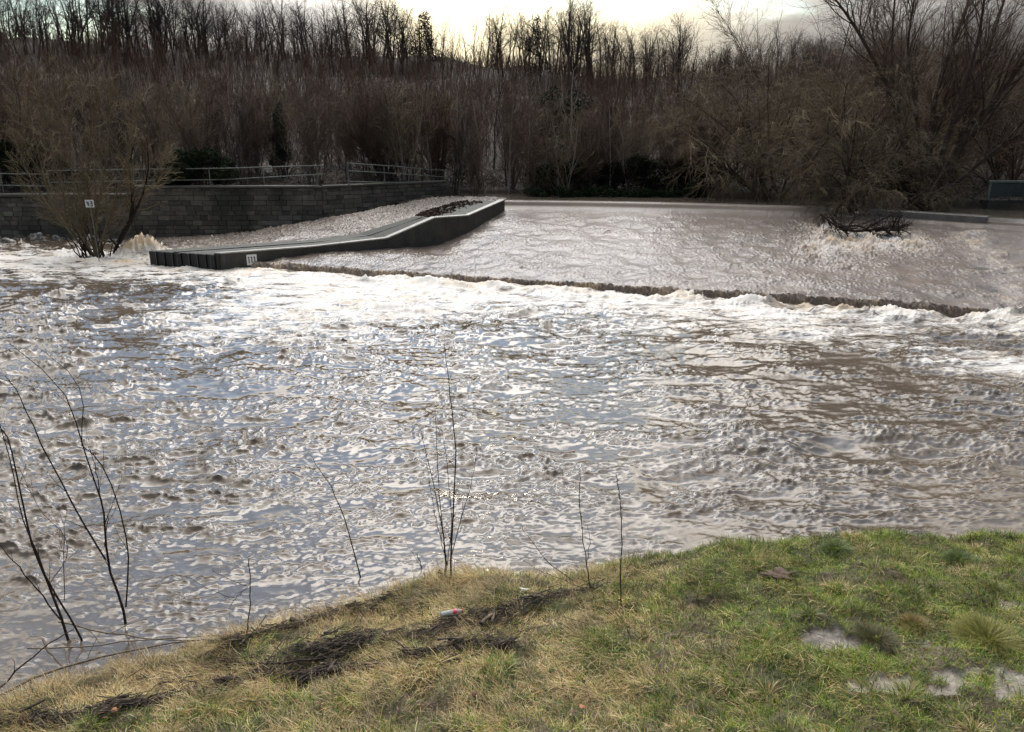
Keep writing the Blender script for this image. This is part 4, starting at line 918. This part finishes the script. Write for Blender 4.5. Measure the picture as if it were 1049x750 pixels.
def blades(r, x, y, z, L, wdt, lean, az, bend, cols):
    n = len(x); base = np.c_[x, y, z]; hd = np.c_[np.cos(az), np.sin(az), np.zeros(n)]; sd_ = np.c_[-np.sin(az + r.normal(0, .6, n)), np.cos(az), np.zeros(n)]
    pts = []
    for t_, wf in ((0, 1), (.4, .9), (.75, .6), (1, 0)):
        th = lean + bend * t_; c = base + hd * (np.sin(th) * L * t_)[:, None] + A1((0, 0, 1)) * (np.cos(th) * L * t_)[:, None]
        if wf: pts += [c - sd_ * (wdt * wf / 2)[:, None], c + sd_ * (wdt * wf / 2)[:, None]]
        else: pts.append(c)
    V = np.stack(pts, 1).reshape(-1, 3); b = np.arange(n)[:, None] * 7
    Q = np.concatenate([b + A1((0, 1, 3, 2)).astype(int), b + A1((2, 3, 5, 4)).astype(int)]); Tn = b + np.array((4, 5, 6))
    g = A1((.65, .65, .9, .9, 1.05, 1.05, 1.1))
    return V, Q, Tn, np.repeat(cols, 7, 0)
def build_grass():
    r = np.random.default_rng(50); n = 620000
    x = r.uniform(-7, 8, n); y = r.uniform(2.7, 9.2, n); d_, s_ = polydist(x, y, BANK); s = d_ * s_
    keep = (s > -.06) & (np.abs(x) < .74 * (y + 1.6) + .6)
    x, y, s = x[keep], y[keep], s[keep]
    nz = fb.get(x * 1.3 + 3, y * 1.3); nf = fc.get(x * .6, y * .6); mud = smooth(.28, .55, mud_at(x, y)); sdist = strand_d(x, y); st = straw_at(x, y)
    right = smooth(-.3, 2.6, x + .5 * nz)
    for u_, v_, a_, b_, k_ in ((330, 728, .8, .22, .9), (430, 742, .6, .15, .8), (215, 738, .4, .12, .9), (520, 668, .4, .12, .6), (470, 662, .5, .1, .4), (560, 735, .5, .15, .5), (90, 742, .3, .1, .5)):
        p = onbank(u_, v_); right = np.maximum(right, k_ * np.exp(-((x - p[0]) / a_) ** 2 - ((y - p[1]) / b_) ** 2))
    dens = np.clip(.92 + .15 * nz + .18 * nf, .55, 1) * np.clip(1 - 1.25 * mud, 0, 1) * (.65 + .35 * smooth(.0, .07, sdist + .04 * nf))
    keep = r.uniform(0, 1, len(x)) < dens
    x, y, s, nz, nf, st, right, sdist = [a[keep] for a in (x, y, s, nz, nf, st, right, sdist)]
    n = len(x); z = zb(x, y) - .01
    bp_ = onbank(463, 636)
    dry = np.clip(.47 - .38 * right + .55 * st + .16 * nz + .15 * np.exp(-np.maximum(s, 0) / .5) * (1 - right), .06, .96)
    isdry = r.uniform(0, 1, n) < dry
    near_b = (np.hypot(x - bp_[0], (y - bp_[1] + .10) * .8) < .17)
    L = np.where(near_b, .3, 1) * np.where(isdry, r.uniform(.05, .165, n) * (1 + .3 * (1 - right)), r.uniform(.035, .10, n)) * np.clip(1 + .3 * nz, .75, 1.7) * np.where(s < .25, 1.35, 1)
    wd = np.where(isdry, r.uniform(.0025, .0045, n), r.uniform(.0038, .0070, n))
    lean = np.where(isdry, r.uniform(.5, 1.45, n), r.uniform(.0, .8, n)); bend = np.where(isdry, r.uniform(-.1, .7, n), r.uniform(0, 1.0, n)); lean = np.minimum(lean, 1.5); bend = np.minimum(bend, 1.62 - lean)
    az = np.where(isdry, 2.6 + 1.1 * nz + r.normal(0, .9, n), r.uniform(0, 6.28, n))
    green = A1([(.062, .112, .010), (.108, .168, .016), (.170, .220, .028), (.26, .27, .048)]); straw = A1([(.50, .385, .17), (.40, .295, .125), (.58, .48, .26), (.22, .14, .07), (.40, .24, .09)])
    c = np.where(isdry[:, None], straw[r.integers(0, 5, n)], green[r.integers(0, 4, n)]) * r.uniform(.8, 1.15, (n, 1))
    c = c * np.clip(.98 + .20 * nf + .16 * fb.get(x * 2.1 + 7, y * 2.1), .45, 1.45)[:, None]
    # matted tussocks: clumps of longer blades falling outward
    k = 420; tx = r.uniform(-6.5, 8, k); ty = r.uniform(3.2, 9, k); d_, s_ = polydist(tx, ty, BANK); ok = (d_ * s_ > .02) & (np.abs(tx) < .74 * (ty + 1.6) + .4); ok = ok & (np.hypot(tx - bp_[0], ty - bp_[1] + .1) > .3); tx, ty = tx[ok], ty[ok]; k = len(tx)
    m = 130; ra = r.uniform(.04, .12, k); q_ = np.sqrt(r.uniform(0, 1, (k, m))) * ra[:, None]; aa = r.uniform(0, 6.28, (k, m)); bx_ = (tx[:, None] + q_ * np.cos(aa)).ravel(); by_ = (ty[:, None] + q_ * np.sin(aa)).ravel()
    tdry = (r.uniform(0, 1, k) < np.interp(tx, (-1, 2.5), (.72, .22)))[:, None] & np.ones((1, m), bool); tdry = (tdry ^ (r.uniform(0, 1, (k, m)) < .15)).ravel(); nb_ = k * m
    tl = (r.uniform(.07, .15, k)[:, None] * r.uniform(.6, 1.2, (k, m))).ravel(); tln = (.2 + .9 * q_ / ra[:, None] * r.uniform(.4, 1, (k, m))).ravel()
    tc_ = np.where(tdry[:, None], straw[r.integers(0, 5, nb_)], green[r.integers(0, 4, nb_)] * .9) * np.repeat(r.uniform(.65, 1.2, k), m)[:, None]
    x, y, z = np.r_[x, bx_], np.r_[y, by_], np.r_[z, zb(bx_, by_) - .01]; L = np.r_[L, tl]; wd = np.r_[wd, r.uniform(.003, .0055, nb_)]; lean = np.r_[lean, tln]; az = np.r_[az, aa.ravel() + r.normal(0, .3, nb_)]; bend = np.r_[bend, np.minimum(r.uniform(.2, .9, nb_), 1.65 - tln)]; c = np.r_[c, tc_]
    V, Q, Tn, C = blades(r, x, y, z, L, wd, lean, az, bend, c)
    o = mesh_np("grass", V, Q, Tn, M["grass"], None, True, cols=C); tag(o, "short green and straw coloured winter grass on the near bank", "grass", kind="stuff")
build_grass()

def tuft(u, v, n, L, c1, c2, label, rad=.10):
    r = np.random.default_rng(int(u)); p = onbank(u, v); a = r.uniform(0, 6.28, n); q_ = rad * np.sqrt(r.uniform(0, 1, n)); x = q_ * np.cos(a); y = q_ * np.sin(a)
    z = zb(p[0] + x, p[1] + y) - p[2] - .01; g = r.uniform(0, 1, (n, 1)); cols = A1(c1) * (1 - g) + A1(c2) * g
    V, Q, Tn, C = blades(r, x, y, z, L * r.uniform(.6, 1.2, n), r.uniform(.003, .005, n), .15 + .8 * q_ / rad * r.uniform(.4, 1, n), a + r.normal(0, .3, n), r.uniform(.2, .9, n), cols)
    o = mesh_np("grass_tuft", V, Q, Tn, M["grass"], None, True, cols=C); o.location = p; tag(o, label, "grass tuft")
tuft(1012, 658, 2600, .20, (.10, .12, .02), (.30, .27, .07), "spiky yellow green grass tuft at the right edge of the bank", .17)
tuft(936, 641, 1500, .10, (.24, .15, .05), (.13, .13, .03), "small rusty brown grass tuft beside a muddy patch", .10)
tuft(897, 655, 1500, .12, (.05, .055, .02), (.14, .12, .05), "dark dull green tuft between two muddy patches", .13)
tuft(985, 575, 1200, .13, (.05, .08, .015), (.10, .13, .03), "dark green tuft near the water on the right bank", .12)
tuft(856, 563, 1200, .12, (.06, .09, .02), (.12, .15, .03), "bright green tuft at the water edge right of the middle", .12)

# strandline of twigs and dead stalks: uncountable
def debris():
    r = np.random.default_rng(52); V = []; off = 0; G = []
    for pl, num, wd in zip(STRAND, (1700, 60, 1000, 160, 700), (.05, .04, .07, .06, .035)):
        c = resample_lin(pl, r.uniform(0, 1, num)); c = c + wd * .7 * np.c_[fb.get(c[:, 0] * 2.2, c[:, 1] * 2.2), fb.get(c[:, 0] * 2.2 + 5, c[:, 1] * 2.2)] + r.normal(0, wd, (num, 2)) * (.6 + .4 * r.uniform(0, 1, (num, 1)))
        tang = math.atan2(pl[-1][1] - pl[0][1], pl[-1][0] - pl[0][0]); az = tang + r.normal(0, .55, num); L = r.gamma(2.2, .045, num) + .03
        el = np.abs(r.normal(0, .16, num)); d = np.c_[np.cos(az) * np.cos(el), np.sin(az) * np.cos(el), np.sin(el) * .8]
        p = np.c_[c, zb(c[:, 0], c[:, 1]) + r.uniform(.01, .075, num)] - d * (L / 2)[:, None] * (1, 1, 0)
        G.append(shoot(r, p, d, L, (r.gamma(2.5, .0012, num) + .0012) * np.where(r.uniform(0, 1, num) < .12, 2.3, 1), 4, -.05, .09, .6) + (4,))
    n = 900; x = r.uniform(-5, 3.2, n); y = r.uniform(4, 8.6, n); d_, s_ = polydist(x, y, BANK); k_ = (s_ > 0) & (r.uniform(0, 1, n) < np.exp(-np.maximum(strand_d(x, y) - .1, 0) / .5)); x, y = x[k_], y[k_]; n = len(x)
    az = .45 + r.normal(0, .7, n); d = np.c_[np.cos(az), np.sin(az), r.normal(.05, .15, n)]; L = r.gamma(2.0, .07, n) + .04
    G.append(shoot(r, np.c_[x, y, zb(x, y) + r.uniform(.02, .07, n)], d, L, r.gamma(2.5, .0011, n) + .0012, 4, -.05, .08, .6) + (4,))
    v, q = tubes(G); o = mesh_np("debris", v, q, None, M["strand"]); tag(o, "dark strandline of flood washed twigs and dead stalks across the grass", "debris", kind="stuff")
debris()

def stick(name, pts, r0, r1, label, mat="stick", cat="stick", group=None, twigs=0, K=10, seed=1):
    """pts: (u, v, lift above ground or water)"""
    w_ = []
    for u, v, lift in pts:
        p = onbank(u, v); 
        if p[2] < .03: p = P(u, v, .02)
        w_.append(P(u, v, p[2] + lift) if lift else p + (0, 0, r0))
    w_ = np.array(w_); org = w_[0].copy(); c = resample(w_ - org, K)[None]; rad = np.linspace(r0, r1, K)[None]; r = np.random.default_rng(seed)
    c[0, 1:-1] += r.normal(0, r0 * .7, (K - 2, 3)); G = [(c, rad, 6)]
    if twigs: tw = children(r, c, rad, twigs, .2, .95, .3, .9, .22, .1, 5, .5, .03, .15, .4, .0015); G.append((tw[0], tw[1], 4))
    v, q = tubes(G); o = mesh_np(name, v, q, None, M[mat]); o.location = org; tag(o, label, cat, group); return o
stick("fallen_branch", [(-20, 722, .05), (40, 692, .12), (120, 668, .12), (200, 656, .10), (247, 655, .05)], .014, .006, "long pale curved branch lying across the water edge at the lower left", "stick", twigs=5, seed=3)
stick("fallen_branch", [(60, 637, .10), (110, 648, .12), (165, 655, .10), (238, 655, .06)], .009, .005, "thin brown branch trailing over the water left of the bank tip", "stick", twigs=6, seed=4)
stick("fallen_branch", [(28, 664, .15), (80, 663, .13), (150, 655, .12), (235, 650, .1)], .008, .005, "thin straight stalk crossing the water above the long pale branch", "stick", twigs=3, seed=5)
stick("fallen_branch", [(-5, 708, .05), (25, 680, .2), (50, 660, .3), (75, 645, .4)], .009, .004, "dark twig rising from the lower left corner over the water", "shoot", twigs=2, seed=6)
stick("broken_cane", [(76, 700, .0), (60, 678, .12), (44, 655, .25)], .012, .010, "pale broken cane poking up beside the lower left bank", seed=7)
stick("broken_cane", [(31, 722, .0), (32, 697, .12)], .010, .008, "short dark stub standing at the lower left water edge", "shoot", seed=8)
stick("fallen_branch", [(232, 680, .02), (300, 679, .03), (345, 673, .03)], .012, .007, "short thick dark stick lying on the strandline left of the bottle", "driftwood", twigs=4, seed=9)
stick("fallen_branch", [(205, 714, .03), (262, 700, .04), (330, 690, .04), (372, 683, .03)], .012, .006, "long dark stick on the lower strandline", "driftwood", twigs=6, seed=10)
stick("fallen_branch", [(420, 686, .03), (470, 676, .04), (522, 658, .04)], .016, .008, "gnarled dark branch lying in the grass below the bottle", "driftwood", twigs=8, seed=11)
stick("fallen_branch", [(268, 706, .02), (300, 702, .03), (322, 692, .02)], .009, .006, "pale stick beside the lower strandline", seed=12)
stick("fallen_branch", [(308, 735, .02), (330, 719, .04)], .007, .004, "short pale stalk on the green grass at the bottom", seed=13)
stick("fallen_branch", [(378, 703, .02), (410, 693, .03), (430, 690, .02)], .010, .008, "thick pale stick below the gnarled branch", seed=14)
stick("fallen_branch", [(905, 659, .01), (950, 660, .02)], .006, .005, "straight pale stick on the mud by the rusty tuft", seed=15)
stick("fallen_branch", [(958, 609, .02), (985, 618, .02), (1003, 620, .02)], .010, .006, "short dark and pale stick on the right bank near the water", "driftwood", seed=16)
stick("fallen_branch", [(716, 711, .02), (760, 722, .03)], .007, .004, "dark twig in the grass left of the mud patches", "driftwood", twigs=4, seed=17)
stick("fallen_branch", [(805, 610, .02), (830, 611, .02)], .005, .003, "thin pale twig beside the molehill", seed=18)
stick("fallen_branch", [(430, 607, .06), (480, 612, .03), (500, 612, .03)], .006, .003, "thin curved twig above the bottle", seed=19)

def bank_leaves():
    r = np.random.default_rng(77); n = 420; x = r.uniform(-5, 6, n); y = r.uniform(3.6, 8.6, n); d_, s_ = polydist(x, y, BANK); k_ = (d_ * s_ > .05) & (r.uniform(0, 1, n) < np.where(x < 1.5, 1, .35)); x, y = x[k_], y[k_]; n = len(x)
    c = np.c_[x, y, zb(x, y) + r.uniform(.03, .08, n)]; a = r.uniform(0, 6.28, n); u_ = norm(np.c_[np.cos(a), np.sin(a), r.normal(0, .4, n)]); v_ = norm(np.cross(np.c_[r.normal(0, .4, (n, 2)), np.ones(n)], u_)); w_ = np.cross(u_, v_); s_ = r.uniform(.010, .028, (n, 1))
    V = np.stack([c - u_ * s_, c - v_ * s_ * .5 + w_ * s_ * .25, c + u_ * s_, c + v_ * s_ * .5 + w_ * s_ * .2], 1).reshape(-1, 3); g = r.uniform(0, 1, (n, 1))
    o = mesh_np("leaf_debris", V, np.arange(4 * n).reshape(-1, 4), None, M["leafmass"], None, False, cols=np.repeat(A1((.06, .03, .018)) * (1 - g) + A1((.30, .17, .08)) * g, 4, 0))
    tag(o, "scattered bits of brown dead leaf over the grass of the near bank", "leaves", kind="stuff")
bank_leaves()

# bare shoots and dead stalks standing on the bank and in the shallows
def stand(name, base, specs, label, cat, mat, tw, seed, l=(.10, .05), a=(.3, .8), rmin=.0019, seedhead=0, up=.03):
    u0, v0 = base; p0 = onbank(u0, v0)
    if p0[2] < .03: p0 = P(u0, v0, -.03)
    r = np.random.default_rng(seed); Yb = p0[1]
    ch = []; rd = []
    for pts, r0, r1, dy in specs:
        c = resample(np.array([PY(u, v, Yb + dy * i / max(len(pts) - 1, 1)) for i, (u, v) in enumerate(pts)]), 14); c[1:-1] += r.normal(0, .004, (12, 3)); ch.append(c); rd.append(np.linspace(r0, r1, 14) * 1.35)
    ch = np.stack(ch); rd = np.stack(rd); G2 = []
    if tw: 
        t1_ = children(r, ch, rd, tw, .18, .96, *a, l[0], l[1], 5, .5, up, .10, .4, rmin, -1); G2.append((t1_[0], t1_[1], 4))
        if not seedhead: t2_ = children(r, *t1_, 3, .3, .95, .3, .8, l[0] * .4, l[1] * .4, 3, .6, .0, .1, .5, rmin * .8, -1); G2.append((t2_[0], t2_[1], 3))
    if seedhead:
        h1 = children(r, ch[:1], rd[:1], seedhead, .55, .99, .2, .9, .035, .02, 4, .9, .02, .2, .5, .0022, -1); G2.append((h1[0], h1[1], 4))
    return plant(name, recentre([(ch, rd, 6)], p0), recentre(G2, p0) if G2 else None, M[mat], M[mat], label, cat, loc=tuple(p0), wood_name="stem", twig_name="twigs")
stand("sapling", (460, 592), [([(462, 592), (463, 540), (467, 470), (462, 410), (455, 352)], .0085, .002, .1), ([(456, 592), (455, 555), (445, 500), (431, 440)], .006, .0018, -.1), ([(458, 580), (452, 530), (448, 470), (446, 420)], .005, .0015, .2),
      ([(461, 575), (472, 530), (482, 500), (489, 462)], .004, .0015, .0), ([(457, 585), (462, 540), (458, 480), (452, 440)], .004, .0012, -.2), ([(456, 570), (446, 530), (438, 480)], .0035, .0012, .1)],
      "slender bare two stemmed sapling standing on the tip of the bank by the water", "sapling", "shoot", 9, 501, (.16, .07))
stand("willow_shoot", (128, 641), [([(129, 641), (124, 615), (112, 580), (107, 540), (105, 520), (96, 490), (80, 440), (60, 395), (10, 352)], .0105, .0022, .3), ([(108, 573), (88, 540), (60, 490), (35, 440), (20, 405), (5, 385)], .007, .002, -.2),
      ([(129, 622), (132, 580), (128, 545), (115, 500), (100, 470), (84, 455), (86, 420), (78, 390), (52, 366)], .006, .0016, .1), ([(105, 520), (98, 480), (90, 455)], .004, .0015, .0), ([(107, 560), (111, 530), (119, 505)], .003, .001, .1)],
      "curved dark willow shoots rising from the shallows at lower left", "willow shoot", "shoot", 5, 502, (.30, .16), (.2, .5))
stand("willow_shoot", (80, 658), [([(72, 662), (62, 630), (45, 590), (30, 545), (18, 490), (8, 450), (-6, 430)], .0105, .003, .2), ([(84, 656), (70, 630), (52, 600), (35, 560), (20, 520), (10, 470), (-5, 415)], .008, .002, -.1),
      ([(62, 635), (35, 600), (10, 570), (-12, 545)], .006, .002, -.2), ([(66, 615), (65, 575), (66, 545), (60, 520)], .003, .001, .1), ([(50, 600), (70, 560), (40, 520), (20, 480)], .003, .001, .2)],
      "pair of dark leaning willow shoots at the far left water edge", "willow shoot", "shoot", 5, 503, (.30, .14), (.2, .55))
stand("willow_shoot", (370, 594), [([(370, 595), (364, 570), (352, 530), (340, 500), (325, 478), (318, 466)], .006, .0015, .1)], "single thin stem leaning left out of the river", "willow shoot", "shoot", 5, 504, (.08, .04))
stand("dead_stalk", (604, 608), [([(607, 612), (602, 585), (597, 550), (594, 515), (594, 480)], .005, .0018, .0), ([(601, 580), (604, 555), (602, 540)], .003, .001, .05)], "left of two tall dead stalks with seed heads at the water edge", "dead stalk", "shoot", 6, 505, (.07, .04), seedhead=36)
stand("dead_stalk", (636, 620), [([(636, 620), (636, 580), (637, 540), (634, 505), (631, 486)], .005, .0018, .0)], "right of two tall dead stalks with seed heads at the water edge", "dead stalk", "shoot", 5, 506, (.05, .03), seedhead=40)
stand("dead_stalk", (600, 600), [([(597, 603), (580, 590), (562, 576), (545, 555), (536, 543)], .004, .0012, .2), ([(588, 597), (565, 590), (545, 580), (522, 563)], .003, .001, .3)], "leaning dead stalk pointing left over the water", "dead stalk", "shoot", 7, 507, (.06, .03))
stand("dead_stalk", (254, 652), [([(252, 655), (255, 630), (256, 600), (255, 572)], .005, .0035, .0)], "short upright grey stalk at the water edge left of the bank tip", "dead stalk", "stick", 0, 508)
stand("dead_stalk", (640, 655), [([(647, 655), (638, 636), (626, 622)], .003, .0015, .1)], "short thin stalk leaning in the grass below the seed heads", "dead stalk", "stick", 3, 509, (.05, .03))
stand("dead_stalk", (450, 640), [([(449, 658), (451, 640), (453, 626)], .003, .002, .0), ([(451, 642), (443, 632), (438, 620)], .002, .001, .0)], "thin dark stalk standing right in front of the bottle", "dead stalk", "shoot", 3, 510, (.05, .03))
stand("dead_stalk", (434, 585), [([(434, 590), (431, 578), (427, 568)], .005, .003, .0), ([(438, 592), (428, 575), (416, 556)], .002, .001, .1)], "short snapped stem left of the sapling", "dead stalk", "shoot", 3, 511, (.05, .03))
stand("twig_spray", (250, 640), [([(240, 612), (225, 608), (190, 590)], .003, .0012, .2), ([(253, 600), (240, 596), (218, 585)], .003, .001, .1), ([(255, 600), (244, 610), (236, 620)], .003, .0015, .0)], "fine spray of dead twigs caught on the upright grey stalk", "twigs", "shoot", 6, 512, (.10, .05))

# plastic bottle
pb = onbank(463, 634); e = empty("plastic_bottle", tuple(pb + (0, 0, .07)), "clear plastic drink bottle with a red label lying in the grass", "bottle")
e.rotation_euler = (math.radians(6), math.radians(-4), math.radians(14))
def lathe(name, prof, mat, parent, n=24):
    v = [(x, r_ * math.cos(a), r_ * math.sin(a)) for x, r_ in prof for a in [2 * math.pi * k / n for k in range(n)]]
    q = [(i * n + k, i * n + (k + 1) % n, (i + 1) * n + (k + 1) % n, (i + 1) * n + k) for i in range(len(prof) - 1) for k in range(n)]
    return mesh_np(name, v, q, None, mat, parent)
lathe("body", [(-.11, .001), (-.112, .022), (-.106, .032), (-.09, .033), (-.082, .030), (-.07, .033), (-.055, .033), (-.045, .030), (-.03, .032), (.012, .032), (.05, .033), (.068, .026), (.085, .015), (.095, .0125), (.103, .0125)], M["plastic"], e)
lathe("label_band", [(.012, .0322), (.014, .0337), (.046, .0340), (.048, .0335)], M["red"], e)
lathe("cap", [(.100, .0126), (.1005, .0148), (.114, .0148), (.1145, .001)], M["red"], e)
m = MB(); 
for k in range(3): m.beam((.02 + k * .009, -.0345, -.008), (.022 + k * .009, -.0345, .010), .003, .001)
m.build("lettering", M["white"], e)
# small litter
def blob(name, u, v, sx, sy, sz, mat, label, cat, seed, rough=.25, n=10):
    r = np.random.default_rng(seed); p = onbank(u, v); th = np.linspace(0, math.pi, n); ph = np.linspace(0, 2 * math.pi, 2 * n, endpoint=False); f = Field(32, 4, .4, 3, 1.2, seed)
    T_, H_ = np.meshgrid(th, ph, indexing='ij'); x = np.sin(T_) * np.cos(H_); y = np.sin(T_) * np.sin(H_); z = np.cos(T_); k = 1 + rough * f.get(x * 1.3 + z, y * 1.3 + z)
    V = np.stack([x * sx * k, y * sy * k, z * sz * k], -1).reshape(-1, 3); m_ = 2 * n
    q = [(i * m_ + j, i * m_ + (j + 1) % m_, (i + 1) * m_ + (j + 1) % m_, (i + 1) * m_ + j) for i in range(n - 1) for j in range(m_)]
    o = mesh_np(name, V, q, None, mat); o.location = p + (0, 0, sz * .4); tag(o, label, cat)
blob("dark_stump", 451, 590, .035, .035, .05, M["driftwood"], "small dark knobbly stump at the foot of the sapling", "stump", 5, .2)
blob("molehill", 803, 594, .17, .11, .06, M["molehill"], "brown crumbly molehill in the grass near the water", "molehill", 6, .3, 18)
blob("plastic_scrap", 534, 604, .075, .03, .012, M["litterwhite"], "pale scrap of plastic lying near the bank edge", "litter", 8, .35)
blob("plastic_scrap", 185, 728, .04, .02, .008, M["litterwhite"], "grey white scrap caught in the lower strandline", "litter", 9, .35)
def leaf(u, v, mat, label, s, seed):
    r = np.random.default_rng(seed); p = onbank(u, v); n = 9; V = []
    for i in range(n):
        t_ = i / (n - 1); wv = math.sin(math.pi * min(1, t_ * .96 + .02)) ** .8 * .38
        V += [(t_ * s - s / 2, -wv * s, .25 * s * wv + .03 * s * math.sin(5 * t_)), (t_ * s - s / 2, 0, .10 * s * math.sin(3 * t_)), (t_ * s - s / 2, wv * s, .3 * s * wv)]
    q = [(i * 3 + k, i * 3 + k + 1, (i + 1) * 3 + k + 1, (i + 1) * 3 + k) for i in range(n - 1) for k in range(2)]
    o = mesh_np("dead_leaf", V, q, None, mat); o.location = p + (0, 0, .05); o.rotation_euler = (r.uniform(-.6, .6), r.uniform(-.5, .5), r.uniform(0, 6)); tag(o, label, "leaf")
    md = o.modifiers.new("thickness", 'SOLIDIFY'); md.thickness = .0008
leaf(597, 730, M["deadleaf"], "orange brown dead leaf at the bottom of the bank, largest of the fallen leaves", .085, 1)
leaf(586, 735, M["darkleaf"], "dark curled leaf touching the large orange leaf", .06, 2)
leaf(408, 732, M["darkleaf"], "small dark red leaf in the grass at the bottom left of centre", .05, 3)
leaf(118, 733, M["deadleaf"], "rust coloured leaf in the twigs at the lower left", .07, 4)
leaf(104, 736, M["darkleaf"], "dark maroon leaf beside the rust coloured leaf in the twigs", .08, 5)
leaf(242, 697, M["deadleaf"], "small orange leaf above the lower strandline", .04, 6)
leaf(486, 716, M["darkleaf"], "brown leaf lying in straw coloured grass below the gnarled branch", .06, 7)
